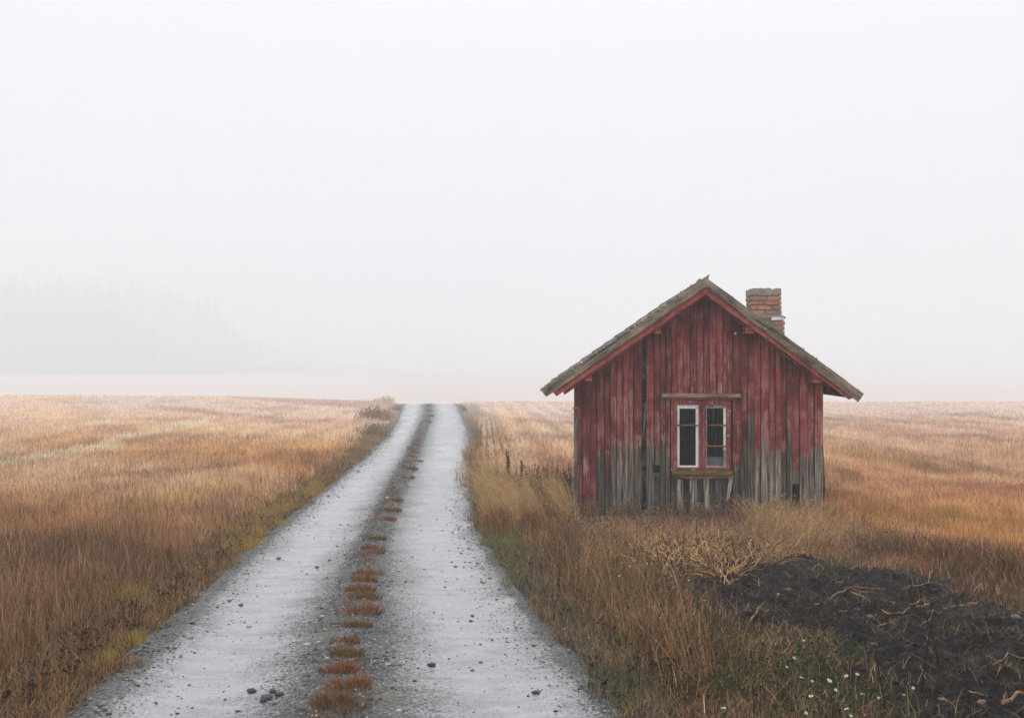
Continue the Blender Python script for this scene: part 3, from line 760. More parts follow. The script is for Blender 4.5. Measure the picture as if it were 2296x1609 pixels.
m.build('loose_side_plank', M_BOARD, cabin)
m = MB(); a = P(1648, 747, -.03); m.tube([(a[0], -.06, a[1]), (a[0], -.02, a[1])], .018, 8); m.build('insulator', M_WHITE, cabin)
for dxn in (-9.5, 9.5):
    a = P(1648+dxn, 745.5, -.03); m = MB(); m.tube([(a[0], -.05, a[1]), (a[0], -.02, a[1])], .011, 6); m.build('iron_bolt', M_DARK, cabin)

# chimney ---------------------------------------------------------------
CO = 1.95
def chim_courses(mb, x0, x1, y0, y1, z0, z1, ch, seedv):
    rc = random.Random(seedv); z = z0; k = 0
    while z < z1 - .03:
        h = min(ch*rc.uniform(.92, 1.08), z1-z)-.018
        for face in range(4):
            a0, a1 = (x0, x1) if face in (0, 2) else (y0, y1)
            p = a0 - (.11 if k % 2 else 0)*rc.uniform(.8, 1.2)
            while p < a1:
                bl = rc.choice((.235, .235, .115)); q0 = max(p, a0-.004); q1 = min(p+bl-.020, a1+.004)
                if q1-q0 > .03:
                    pr = rc.uniform(.004, .016) + (.02 if rc.random() < .05 else 0); tn = rc.random()
                    c = tuple(np.array([.42, .19, .125])*(1-tn)*rc.uniform(.75, 1.5) + np.array([.36, .21, .16])*tn)
                    if rc.random() < .08: c = (.24, .22, .19)
                    if face == 0: mb.box(q0, q1, y0-pr, y0+.05, z, z+h, jit=.004, col=c)
                    elif face == 2: mb.box(q0, q1, y1-.05, y1+pr, z, z+h, jit=.004, col=c)
                    elif face == 1: mb.box(x1-.05, x1+pr, q0, q1, z, z+h, jit=.004, col=c)
                    else: mb.box(x0-pr, x0+.05, q0, q1, z, z+h, jit=.004, col=c)
                p += bl
        z += h + .018; k += 1
xa, zt0 = P(1686, 647, CO); xb, zm = P(1750.5, 711, CO); xc, zb = P(1757, 752, CO)
D_ = .56
ch = MB(); ch.box(xa+.012, xb-.012, CO+.012, CO+D_-.012, zm-.05, zt0-.03, jit=0)
ch.box(xa+.02, xc-.012, CO-.02, CO+D_+.02, zb-.9, zm, jit=0)
chim = ch.build('chimney', M_MORTAR, cabin)
bk = MB(); chim_courses(bk, xa, xb, CO, CO+D_, zm+.05, zt0-.075, .081, 2); chim_courses(bk, xa+.02, xc, CO-.03, CO+D_+.03, zb-.8, zm-.01, .081, 5)
bk.build('brickwork', M_BRICK, chim)
cp = MB(); n = 6
for k in range(n):
    x0 = xa-.01+(xb-xa+.012)*k/n; x1 = xa-.01+(xb-xa+.012)*(k+1)/n
    cp.box(x0, x1, CO-.012, CO+D_+.012, zt0-.085-random.uniform(0, .02), zt0+random.uniform(-.012, .012), jit=.004)
cp.build('mortar_cap', M_MORTAR, chim)
m = MB(); m.prism([(xa-.02, zm+.045), (xa-.02, zm-.005), (xc+.03, zm-.02), (xc+.03, zm+.0), (xb+.01, zm+.035)], CO-.04, CO+D_+.04); m.build('mortar_ledge', M_MORTAR, chim)
m = MB(); a = P(1729, 712, CO); b = P(1756, 718, CO); m.box(a[0], b[0], CO-.052, CO+.2, b[1]+.004, a[1]+.006, jit=.006); m.build('mortar_patch', M_WHITE, chim)
# ------------------------------------------------------------------ grasses
def make_blades(x, y, z, h, w, lean, az, c, seg=2, tip=.25, curve=2.0, yaw=None, tipc=None):
    """arrays of blades -> verts, quads, colours"""
    N = len(x); ks = np.linspace(0, 1, seg+1)
    yaw = rng.uniform(0, np.pi, N) if yaw is None else yaw
    c = np.clip(c, 0, .95); dx = np.cos(az)*lean*h; dy = np.sin(az)*lean*h
    V = np.empty((N, seg+1, 2, 3), np.float32); C = np.empty((N, seg+1, 2, 3), np.float32)
    for i, t_ in enumerate(ks):
        px = x + dx*t_**curve; py = y + dy*t_**curve; pz = z - .015 + h*(t_ - .35*np.minimum(lean, 1.6)*t_**2*.6)
        wd = .5*w*(1-(1-tip)*t_)
        V[:, i, 0, 0] = px - np.cos(yaw)*wd; V[:, i, 1, 0] = px + np.cos(yaw)*wd
        V[:, i, 0, 1] = py - np.sin(yaw)*wd; V[:, i, 1, 1] = py + np.sin(yaw)*wd
        V[:, i, :, 2] = pz[:, None]
        cc = c if tipc is None else c*(1-t_) + tipc*t_
        C[:, i, 0] = cc; C[:, i, 1] = cc
    base = (np.arange(N)*(seg+1)*2)[:, None]
    q = [base + np.array([[2*i, 2*i+1, 2*i+3, 2*i+2]]) for i in range(seg)]
    return V.reshape(-1, 3), np.concatenate(q), C.reshape(-1, 3)
class Acc:
    def __init__(s): s.v = []; s.q = []; s.c = []; s.n = 0
    def add(s, V, Q, C):
        s.v.append(V); s.q.append(Q + s.n); s.c.append(C); s.n += len(V); return s
    def blades(s, *a, **k): return s.add(*make_blades(*a, **k))
    def cards(s, x, y, z, size, c, flat=.0):
        """small leaf-like quads at random tilt"""
        N = len(x); a = rng.normal(size=(N, 3)); a[:, 2] *= 1-flat; a /= np.linalg.norm(a, axis=1, keepdims=True)
        b = rng.normal(size=(N, 3)); b -= a*(a*b).sum(1, keepdims=True); b /= np.linalg.norm(b, axis=1, keepdims=True)
        p = np.stack([x, y, z], 1); sz = np.broadcast_to(np.asarray(size), (N,))[:, None]
        V = np.stack([p-a*sz, p+b*sz*.5, p+a*sz, p-b*sz*.5], 1).reshape(-1, 3)
        return s.add(V, np.arange(N*4).reshape(N, 4), np.repeat(c, 4, 0))
    def build(s, name, mat, loc=None, **k):
        o = mesh_np(name, np.concatenate(s.v), np.concatenate(s.q), mat, attrs={'col': np.concatenate(s.c)}, loc=loc)
        return tag(o, **k)
def pal(N, cols, wts, jit=.22):
    cols = np.array(cols); i = rng.choice(len(cols), N, p=np.array(wts)/sum(wts))
    return cols[i]*rng.uniform(1-jit, 1+jit, (N, 1))
def jitc(c, j=.42): return c*rng.uniform(1-j, 1+j, (len(c), 1))*rng.uniform(.93, 1.07, c.shape)
def scatter_y(n, y0, y1, pw):
    """depths with density falling as y**-pw"""
    u = rng.random(n)
    if abs(pw-1) < 1e-6: return y0*(y1/y0)**u
    a = 1-pw; return (y0**a + u*(y1**a-y0**a))**(1/a)

# open field on the left of the track ---------------------------------
fl = Acc()
for (n, y0, y1, pw, seg, kind) in ((150000, 3.2, 12, .2, 3, 0), (150000, 12, 30, .8, 2, 0), (130000, 30, 95, 1.1, 1, 1)):
    y = scatter_y(n, y0, y1, pw)
    xr = road_x(0, y); wdt = np.maximum(.58*y + 1.2 + xr, 3.0); x = xr - .25 - rng.random(n)*wdt
    vw = .30 + .35*fbm(y*.9, y*0, 12)
    d = xr - x; keep = (d > vw + .25*(rng.random(n)-.3)); x = x[keep]; y = y[keep]; d = d[keep]; N = len(x)
    if kind == 1: x = np.where(rng.random(N) < .75, np.round(x/.26)*.26 + rng.normal(0, .035, N), x)
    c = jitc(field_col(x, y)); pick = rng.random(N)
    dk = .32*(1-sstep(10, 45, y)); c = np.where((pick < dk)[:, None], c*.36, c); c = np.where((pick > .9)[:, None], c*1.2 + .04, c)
    hm = fbm(x/2.2, y/3, 91)
    h = (.22 + .15*hm)*rng.uniform(.55, 1.15, N)*(1 - .45*sstep(16, 50, y)); h *= sstep(.2, 1.4, d)*.45 + .55
    sc = np.maximum(1, y/11)
    ww = rng.uniform(.0034, .0072, N)*sc
    az = rng.normal(2.6, 1.2, N); lean = np.abs(rng.normal(.10, .13, N)) + .5*sstep(1.0, .2, d)*rng.random(N)
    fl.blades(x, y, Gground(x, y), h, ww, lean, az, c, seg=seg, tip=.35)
    # taller feathery stems
    m_ = rng.random(N) < .015*(1-sstep(20, 40, y)); M = m_.sum()
    fl.blades(x[m_], y[m_], Gground(x[m_], y[m_]), h[m_]*1.2+.05, ww[m_]*.7, rng.uniform(.05, .35, M), rng.uniform(0, 6.28, M), mixc(c[m_], PALE*.7, np.full(M, .4)), seg=3, tip=.9, curve=3)
fl.build('field_grass', M_BLADE, label='dry orange brown standing grass filling the field left of the track', cat='grass', kind='stuff')

# stubble on the right and behind the cabin ---------------------------
fr = Acc()
for (n, y0, y1, pw, seg) in ((190000, 6.0, 24, .2, 2), (170000, 21, 48, .8, 1), (110000, 45, 98, 1.1, 1)):
    y = scatter_y(n, y0, y1, pw); xl = np.where(y < 21, 4.5, road_x(5, np.minimum(y, 110)) + .3)
    xr = .60*y + 2.0; x = xl + rng.random(n)*np.maximum(xr-xl, .5)
    k = in_stubble(x, y) & ~((x > .7) & (x < 5.2) & (y > 15) & (y < 20.2)); x = x[k]; y = y[k]; N = len(x)
    # drill rows running with the land
    g = .20; rowdir = np.zeros(N); r0 = x + .028*y; r1 = (y*.93 + x*.36)
    q0 = np.round(r0/g)*g; q1 = np.round(r1/.3)*.3
    j = rng.normal(0, .028, N); mrow = rng.random(N) < .85*(1-.6*sstep(40, 60, y))
    x = np.where(mrow & (rowdir == 0), x + (q0-r0) + j, x); y = np.where(mrow & (rowdir == 1) & (y < 40), y + (q1-r1)*.9 + j, y)
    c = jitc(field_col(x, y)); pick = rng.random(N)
    dk = .17*(1-sstep(10, 35, y)); c = np.where((pick < dk)[:, None], c*.4, c); c = np.where((pick > .88)[:, None], c*1.2+.04, c)
    h = (.16 + .10*fbm(x/2, y/3, 93))*(1-.4*sstep(25, 60, y))*rng.uniform(.6, 1.25, N); sc = np.maximum(1, y/11); ww = rng.uniform(.003, .0058, N)*sc
    lean = np.abs(rng.normal(.15, .2, N)); az = rng.uniform(0, 6.28, N)
    fr.blades(x, y, Gground(x, y), h, ww, lean, az, c, seg=seg, tip=.6)
fr.build('field_stubble', M_BLADE, label='pale golden cut stubble in rows behind and right of the cabin', cat='stubble', kind='stuff')

# low verge grass on both sides of the track --------------------------
vg = Acc()
n = 170000; y = scatter_y(n, 3.0, 60, .9); side = rng.random(n) < .5
dl = rng.gamma(2.0, .22, n); x = np.where(side, road_x(0, y) + .42 - dl*1.2, road_x(5, y) - .45 + dl*1.35)
k = np.where(side, dl < 1.3, dl < 1.5); x = x[k]; y = y[k]; side = side[k]; dl = dl[k]; N = len(x)
nn = fbm(x/.5, y/.8, 101)
dens = np.maximum(sstep(.22, .5, nn + .42*dl - .06), .12 + .5*(dl > .25)); k = rng.random(N) < dens; x, y, side, dl, nn = x[k], y[k], side[k], dl[k], nn[k]; N = len(x)
cl = np.where((nn > .60)[:, None], pal(N, [YEL*1.1, (.40, .27, .09), GREEN*1.2], [3, 3, 1]), pal(N, [(.46, .26, .12), (.34, .19, .08), GREEN*.7, (.08, .045, .03)], [4, 3, 1, 4]))
cr = np.where((nn > .52)[:, None], pal(N, [(.09, .095, .04), (.17, .165, .085), (.32, .23, .12), (.04, .035, .025)], [3, 2, 3, 2]), pal(N, [(.36, .24, .13), (.075, .075, .035), (.42, .26, .13), (.07, .042, .03)], [3, 2, 2, 3]))
gband = np.exp(-((y-13.2)/2.4)**2)*(dl < .75)
cr = mixc(cr, np.array([.17, .21, .05]), .8*gband)
c = np.where(side[:, None], cl, cr); c = mixc(c, PALE, .5*sstep(25, 60, y))  # far verge blades paled with distance like the field's painted haze
h = rng.uniform(.045, .12, N)*np.clip(.6 + dl, .7, 1.6)*np.where(side, 1.05, .95); sc = np.maximum(1, y/9)
vg.blades(x, y, Gground(x, y), h, rng.uniform(.003, .006, N)*sc, rng.uniform(.1, 1.1, N), rng.uniform(0, 6.28, N), c, seg=2, tip=.3)
n = 26000; y2 = scatter_y(n, 3.4, 60, 1.0); u2 = rng.normal(2.47, .13, n); x2 = road_x(2, y2) + (road_x(3, y2)-road_x(2, y2))*(u2-2); k = rng.random(n) < sstep(.40, .62, fbm(x2/.22, y2/.45, 211)); x2, y2 = x2[k], y2[k]; n = len(x2)
vg.blades(x2, y2, prof(y2) + .03, rng.uniform(.025, .07, n), rng.uniform(.003, .005, n)*np.maximum(1, y2/9), rng.uniform(.3, 1.2, n), rng.uniform(0, 6.28, n), pal(n, [(.27, .115, .05), (.17, .09, .045), (.14, .13, .055), (.34, .20, .11), (.07, .045, .03)], [4, 3, 2, 2, 2]), seg=2)
vg.build('verge_grass', M_BLADE, label='short yellow green grass along both edges of the track', cat='grass', kind='stuff')

# rough meadow between track, cabin and soil --------------------------
md = Acc()
HOUSE = np.array([HO[:2] + tx*XL, HO[:2] + tx*XR, HO[:2] + tx*XR + dx_*4.3, HO[:2] + tx*XL + dx_*4.3])
def meadow_pts(n, y0, y1, pw, x1=lambda y: .60*y + 1.0):
    y = scatter_y(n, y0, y1, pw); xl = road_x(5, y) + .25; x = xl + rng.random(n)*(np.maximum(x1(y)-xl, .5))
    k = ~in_stubble(x, y) & (sdist(HOUSE, x, y) < -.02); return x[k], y[k]
x, y = meadow_pts(330000, 3.2, 22.5, .55)
d = x - road_x(5, y); so_ = sdist(SOIL, x, y); hp = sdist(HEAP, x, y)
edge = fbm(x/.6, y/.6, 111)
keep = (rng.random(len(x)) < np.where(so_ + .5*(edge-.5) > 0, .012, np.where(so_ > -.35, .5, 1))) & (rng.random(len(x)) < np.where(hp > -.12, .07, 1)) & (rng.random(len(x)) < sstep(.1, .9, d)*.8 + .2)
x, y, d, so_ = x[keep], y[keep], d[keep], so_[keep]; N = len(x)
zone = fbm(x/1.1, y/1.6, 121); zone2 = fbm(x/.45, y/.6, 131)
tan_ = pal(N, [(.52, .28, .12), (.72, .48, .28), (.27, .13, .062), (.42, .20, .085)], [4, 2, 3, 3], .35)
brn = pal(N, [(.13, .06, .038), (.20, .095, .05), (.06, .034, .028), (.32, .17, .09)], [3, 3, 3, 1], .35)
grn = pal(N, [(.06, .066, .03), (.10, .105, .055), (.15, .145, .09), (.04, .048, .024)], [3, 2, 1, 2], .35)
pg = sstep(.52, .68, zone2)*.35 + .05 + .30*np.exp(-((d-.9)/.7)**2)*sstep(16, 10, y); pb = sstep(.42, .62, zone)*.5 + .22
r_ = rng.random(N)
c = np.where((r_ < pg)[:, None], grn, np.where((r_ < pg + pb*(1-pg))[:, None], brn, tan_))
frontband = sstep(11.5, 14.5, y)
c = np.where(((rng.random(N) < frontband*.55) & (r_ > .25))[:, None], tan_*np.array([1.1, 1.0, .95]), c)
c = mixc(c, PALE*.85, .18*sstep(9, 16, y))
h = rng.uniform(.06, .30, N)*(.55 + .9*zone)*sstep(0, 1.0, d+.25); h = np.where(so_ > -.8, h*.5, h)
h *= (1 - .55*frontband)*(1 + .9*sstep(3.0, 4.3, x)*frontband)*(1 - .5*sstep(.17, .25, x/y)*sstep(9, 7.5, y))
ww = rng.uniform(.0028, .0062, N)*np.maximum(1, y/9)
md.blades(x, y, Gground(x, y), h, ww, np.abs(rng.normal(.5, .4, N)), rng.uniform(0, 6.28, N), jitc(c), seg=3, tip=.25)
# dark seed heads and withered leaves among it
x, y = meadow_pts(42000, 3.2, 19, .5); so_ = sdist(SOIL, x, y); zone = fbm(x/.8, y/1.1, 141); k = (so_ < -.1) & (rng.random(len(x)) < sstep(.42, .66, zone)); x, y = x[k], y[k]; N = len(x)
md.cards(x, y, Gground(x, y) + rng.uniform(.03, .30, N)*sstep(0, 1, x-road_x(5, y)), rng.uniform(.005, .013, N)*np.maximum(1, y/10), pal(N, [(.035, .022, .018), (.09, .05, .03), (.22, .13, .07), (.10, .12, .05)], [4, 3, 2, 2]))
# broad green leaves at the foot of the picture
x, y = meadow_pts(9000, 3.6, 6.6, .1, lambda y: np.minimum(.62*y+.6, 3.4)); zone = fbm(x/.5, y/.5, 151); k = (zone > .52) & (sdist(SOIL, x, y) < .1); x, y = x[k], y[k]; N = len(x)
md.cards(x, y, Gground(x, y) + rng.uniform(.02, .10, N), rng.uniform(.008, .02, N), pal(N, [(.045, .065, .025), (.08, .10, .045), (.03, .045, .02)], [3, 2, 2]), flat=.5)
md.build('meadow_grass', M_BLADE, label='tangled brown and green autumn grass around the cabin front', cat='grass', kind='stuff')

# sparse green sprigs and straw litter on the soil --------------------
sg = Acc()
def in_soil(n):
    lo = SOIL.min(0); hi = SOIL.max(0); p = lo + rng.random((n, 2))*(hi-lo); k = sdist(SOIL, p[:, 0], p[:, 1]) > -.2; return p[k, 0], p[k, 1]
x, y = in_soil(26000); zone = fbm(x/.55, y/.55, 161); k = rng.random(len(x)) < sstep(.62, .82, zone + .06*sstep(7, 5, y)); x, y = x[k], y[k]; N = len(x)
sg.blades(x, y, G(x, y)+.02, rng.uniform(.025, .08, N), rng.uniform(.003, .006, N), rng.uniform(.2, 1.2, N), rng.uniform(0, 6.28, N), pal(N, [(.07, .10, .045), (.11, .14, .08), (.14, .16, .10), (.20, .14, .07)], [3, 3, 1, 2]), seg=2)
sg.build('soil_weeds', M_BLADE, label='thin green sprigs growing through the dark dug soil', cat='weeds', kind='stuff')

# soil -----------------------------------------------------------------
lo = SOIL.min(0)-.5; hi = SOIL.max(0)+.5
hi[0] = min(hi[0], 8.0); lo[1] = max(lo[1], 3.2); SD = .022; sx = np.arange(lo[0], hi[0], SD); sy = np.arange(lo[1], hi[1], SD)
SX, SY = np.meshgrid(sx, sy); m_ = sdist(SOIL, SX, SY) + .7*(fbm(SX/.45, SY/.45, 171)-.5)
lump = .12*sstep(.0, .8, m_)*(fbm(SX/.6, SY/.5, 181, 3)-.42) + .11*np.maximum(0, fbm(SX/.2, SY/.2, 191, 3)-.45)*1.6 + .09*np.maximum(0, fbm(SX/.075, SY/.075, 201, 2)-.48)*2
SZ = G(SX, SY) + lump*sstep(-.2, .25, m_) - .10*sstep(.12, -.22, m_) - .035
ii = np.arange(SX.size).reshape(SX.shape); sq = np.stack([ii[:-1, :-1], ii[:-1, 1:], ii[1:, 1:], ii[1:, :-1]], -1).reshape(-1, 4)
mk = (m_ > -.34).ravel(); sq = sq[mk[sq].all(1)]
tag(mesh_np('soil', np.stack([SX.ravel(), SY.ravel(), SZ.ravel()], 1), sq, M_SOIL), 'patch of freshly dug dark soil in front of the cabin', 'soil', kind='structure')
def soil_z(x, y):
    i = int(np.clip(round((x-sx[0])/SD), 0, len(sx)-1)); j = int(np.clip(round((y-sy[0])/SD), 0, len(sy)-1))
    return float(max(SZ[j, i], Gground(np.array([x]), np.array([y]))[0])) if sdist(SOIL, np.array([x]), np.array([y]))[0] > -.1 else float(Gground(np.array([x]), np.array([y]))[0])

def soil_zv(x, y):
    i = np.clip(np.round((x-sx[0])/SD), 0, len(sx)-1).astype(int); j = np.clip(np.round((y-sy[0])/SD), 0, len(sy)-1).astype(int)
    return np.where(sdist(SOIL, x, y) > -.1, np.maximum(SZ[j, i], Gground(x, y)), Gground(x, y))
x, y = in_soil(7500); N = len(x); lt = Acc()
lt.blades(x, y, soil_zv(x, y) + .02, rng.uniform(.02, .08, N), rng.uniform(.002, .0042, N), rng.uniform(1, 2.2, N), rng.uniform(0, 6.28, N), pal(N, [(.18, .11, .075), (.34, .23, .15), (.10, .065, .05)], [3, 2, 4]), seg=2, tip=.6, curve=1.2)
lt.build('straw_litter', M_BLADE, label='scattered bits of dry straw lying on the dark soil', cat='straw', kind='stuff')
# gravel on crown and shoulders ---------------------------------------
ico_t = (1+5**.5)/2
ICO = np.array([(-1, ico_t, 0), (1, ico_t, 0), (-1, -ico_t, 0), (1, -ico_t, 0), (0, -1, ico_t), (0, 1, ico_t), (0, -1, -ico_t), (0, 1, -ico_t), (ico_t, 0, -1), (ico_t, 0, 1), (-ico_t, 0, -1), (-ico_t, 0, 1)])/1.9
ICF = np.array([(0, 11, 5), (0, 5, 1), (0, 1, 7), (0, 7, 10), (0, 10, 11), (1, 5, 9), (5, 11, 4), (11, 10, 2), (10, 7, 6), (7, 1, 8), (3, 9, 4), (3, 4, 2), (3, 2, 6), (3, 6, 8), (3, 8, 9), (4, 9, 5), (2, 4, 11), (6, 2, 10), (8, 6, 7), (9, 8, 1)])
def road_z(x, y):
    u = road_u(x, y); b = .030*np.exp(-((u-2.5)/.42)**2) - .022*(np.exp(-((u-1.5)/.5)**2) + np.exp(-((u-3.5)/.5)**2))
    return prof(y) + .012 + b + .02*(fbm(x/1.2, y/1.2, 73)-.5) - .05*(1-sstep(0, .35, u)*sstep(5, 4.65, u)) + (G(x, y)-prof(y))
def stones_np(x, y, z, r, c):
    N = len(x); s = r[:, None, None]*rng.uniform(.6, 1.25, (N, 12, 3))*np.array([1.2, 1.0, .65])
    a = rng.uniform(0, 6.28, N); V = ICO[None]*s
    ca, sa = np.cos(a)[:, None], np.sin(a)[:, None]
    V = np.stack([V[..., 0]*ca - V[..., 1]*sa, V[..., 0]*sa + V[..., 1]*ca, V[..., 2]], -1) + np.stack([x, y, z], 1)[:, None]
    return V.reshape(-1, 3), (ICF[None] + (np.arange(N)*12)[:, None, None]).reshape(-1, 3), np.repeat(c, 12, 0)
x, y = in_soil(9000); N = len(x); zc = soil_zv(x, y); rc_ = np.exp(rng.normal(math.log(.0065), .55, N))
cd = Acc().add(*stones_np(x, y, zc + rc_*.1, rc_, np.array([.024, .019, .018])*np.exp(rng.normal(0, .45, (N, 1)))))
cd.build('soil_clods', m_attr('crumbly_soil', .95, .08, .9, 120), label='crumbly dark clods strewn over the dug soil', cat='clods', kind='stuff')
gv = Acc()
n = 34000; y = scatter_y(n, 3.2, 48, 1.25); r_ = rng.random(n)
u = np.where(r_ < .62, rng.normal(2.47, .24, n), np.where(r_ < .8, .25 + rng.gamma(2, .17, n), np.where(r_ < .93, 4.75 - rng.gamma(2, .17, n), rng.uniform(.9, 4.1, n))))
E = np.stack([road_x(k, y) for k in range(6)]); uu = np.clip(u, .02, 4.98); ki = np.floor(uu).astype(int); x = E[ki, np.arange(n)] + (E[ki+1, np.arange(n)]-E[ki, np.arange(n)])*(uu-ki); x = np.where((r_ >= .62) & (r_ < .8), E[0] + rng.normal(.10, .17, n), np.where((r_ >= .8) & (r_ < .93), E[5] - rng.normal(.10, .17, n), x))
rr = np.exp(rng.normal(math.log(.005), .45, n))*np.maximum(1, (y/9))**.6*np.where(r_ > .93, .62, 1)
tone = rng.random(n); gcol = np.array([.085, .092, .095])*np.exp(rng.normal(0, .55, (n, 1))); gcol = np.where((tone > .965)[:, None], np.array([.42, .41, .39]), gcol); gcol = np.where(((tone > .9) & (tone < .95))[:, None], np.array([.2, .14, .09]), gcol)
gv.add(*stones_np(x, y, np.maximum(road_z(x, y), Gground(x, y)) + rr*.15, rr, gcol))
gv.build('gravel', M_STONE, label='dark loose gravel along the crown and edges of the track', cat='gravel', kind='stuff')

# forest in the fog ----------------------------------------------------
fo = Acc(); tris = []; 
for k in range(520):
    far = k > 330
    yy = random.uniform(570, 660) if not far else random.uniform(720, 800)
    xx = random.uniform(-360, -.335*yy + random.gauss(0, 6)) if not far else random.uniform(-340, -.25*yy)
    hgt = random.uniform(26, 40)*min(1, max(.3, ((-.33*yy if not far else -.24*yy) - xx)/45)); bx = float(G(np.array([xx]), np.array([yy]))[0]); L_ = 15
    m_ = 9
    t_ = np.repeat(np.linspace(.06, .98, L_), m_); rad = (1-t_)**.75*hgt*.20 + .2; an = rng.uniform(0, 6.28, L_*m_)
    r0 = rad*rng.uniform(.6, 1.15, L_*m_); zz = bx + t_*hgt
    p0 = np.stack([xx + 0*t_, yy + 0*t_, zz + hgt*.03], 1)
    s_ = .25 + .0*t_
    a1 = np.stack([xx + np.cos(an-s_)*r0*.8, yy + np.sin(an-s_)*r0*.8, zz - .12*r0], 1); a2 = np.stack([xx + np.cos(an)*r0*1.1, yy + np.sin(an)*r0*1.1, zz - .45*r0], 1); a3 = np.stack([xx + np.cos(an+s_)*r0*.8, yy + np.sin(an+s_)*r0*.8, zz - .12*r0], 1)
    V = np.stack([p0, a1, a2, a3], 1).reshape(-1, 3); fo.add(V, np.arange(len(V)).reshape(-1, 4), np.repeat(np.array([[.035, .045, .03]])*random.uniform(.7, 1.2), len(V), 0))
    w_ = .22; V = np.array([(xx-w_, yy, bx), (xx+w_, yy, bx), (xx+.05, yy, bx+hgt), (xx-.05, yy, bx+hgt), (xx, yy-w_, bx), (xx, yy+w_, bx), (xx, yy+.05, bx+hgt), (xx, yy-.05, bx+hgt)]); fo.add(V, np.array([[0, 1, 2, 3], [4, 5, 6, 7]]), np.full((8, 3), .05))
fo.build('forest', M_BLADE, label='grey spruce forest almost lost in the fog on the left', cat='forest', kind='stuff')
# ------------------------------------------------------------------ single things lying and growing about
ORD = 'first second third fourth fifth sixth seventh eighth ninth tenth eleventh twelfth thirteenth fourteenth fifteenth sixteenth seventeenth eighteenth nineteenth twentieth twenty-first twenty-second twenty-third twenty-fourth twenty-fifth twenty-sixth'.split()
def gz(x, y): return float(Gground(np.array([x]), np.array([y]))[0])
def rz(x, y): return float(road_z(np.array([x]), np.array([y]))[0])
def at(X, Y):
    """ground point under a photo angle on the real (bumpy) terrain"""
    D = np.linspace(3, 95, 4600); xx = (X-CX)/F*D; zz = EYE + (CY-Y)/F*D; g = G(xx, D)
    hit = zz <= g; k = int(np.argmax(hit)) if hit.any() else int(np.argmin(np.abs(D-80))); return float(xx[k]), float(D[k])

# rust brown tufts down the crown
tufts = [(768, 1603, 130, 1), (742, 1592, 90, 1), (782, 1556, 105, 0), (762, 1520, 95, 0), (775, 1480, 85, 2), (772, 1455, 70, 0), (800, 1415, 70, 1), (806, 1384, 105, 0), (818, 1352, 78, 2), (808, 1336, 70, 0),
         (818, 1312, 60, 0), (826, 1295, 62, 0), (842, 1247, 46, 1), (836, 1237, 58, 0), (846, 1215, 40, 1), (868, 1172, 44, 0), (880, 1150, 46, 1), (884, 1128, 40, 0), (915, 1075, 30, 0), (922, 1055, 34, 0), (938, 1035, 22, 1), (962, 948, 16, 0), (965, 934, 16, 0), (962, 922, 14, 0), (960, 912, 12, 0)]
for i, (X, Y, wpx, kind) in enumerate(tufts):
    x, y = at(X, Y); s = wpx/F*y; n = int(420 if y < 9 else 240)
    a = rng.uniform(0, 6.28, n); r_ = np.sqrt(rng.random(n))*s*.5; bx = r_*np.cos(a); by = r_*np.sin(a)*.75; k_ = fbm((bx+x)/.07, (by+y)/.07, 300+i) > .37; a, r_, bx, by = a[k_], r_[k_], bx[k_], by[k_]; n = len(a)
    cols = {0: [(.30, .115, .045), (.22, .085, .04), (.36, .17, .07), (.12, .06, .03)], 1: [(.22, .12, .06), (.14, .08, .045), (.15, .14, .05), (.3, .18, .09)], 2: [(.16, .16, .05), (.30, .15, .06), (.24, .10, .05), (.11, .12, .04)]}[kind]
    A_ = Acc().blades(bx, by, np.zeros(n), rng.uniform(.045, .10, n)*(1-.5*(r_/(s*.5))**2)*max(.8, min(1.6, s/.28)), rng.uniform(.003, .006, n)*max(1, y/8), rng.uniform(.2, .9, n), a + rng.normal(0, .5, n), pal(n, cols, [4, 3, 2, 2]), seg=2)
    tag(A_.build('grass_tuft', M_BLADE, loc=(x, y, rz(x, y)+.01)), f'{ORD[i]} rust brown grass tuft up the gravel crown from the bottom edge', 'grass tuft', 'grass tufts along the crown of the track')

# loose stones on the wet lanes
protos = []
for k in range(5):
    V, Q, C = stones_np(np.zeros(1), np.zeros(1), np.zeros(1), np.ones(1), np.array([[.05, .052, .055]])*random.uniform(.7, 1.5))
    protos.append(mesh_np('stone', V, Q, M_STONE, attrs={'col': C}))
def place(pr, x, y, z, s, label, cat, group=None, first=[0]):
    o = pr.copy(); col.objects.link(o); o.location = (x, y, z); o.scale = (s, s, s*.75); o.rotation_euler = (0, 0, random.uniform(0, 6.28)); tag(o, label, cat, group); return o
k = 0
while k < 210:
    y = float(scatter_y(1, 4.6, 17, 1.1)[0]); right = random.random() < .6
    u = (random.gauss(3.75, .3) if random.random() < .5 else random.uniform(3.05, 4.4)) if right else random.uniform(.9, 2.1); ki = int(u); x = float(road_x(ki, y) + (road_x(ki+1, y)-road_x(ki, y))*(u-ki))
    r_ = float(np.exp(np.random.default_rng(k+900).normal(math.log(.0085), .35)))
    place(protos[k % 5], x, y, rz(x, y) + r_*.2, r_, 'small dark stone on the wet right lane' if right else 'small dark stone on the wet left lane', 'stone', 'loose stones on the wet lanes'); k += 1
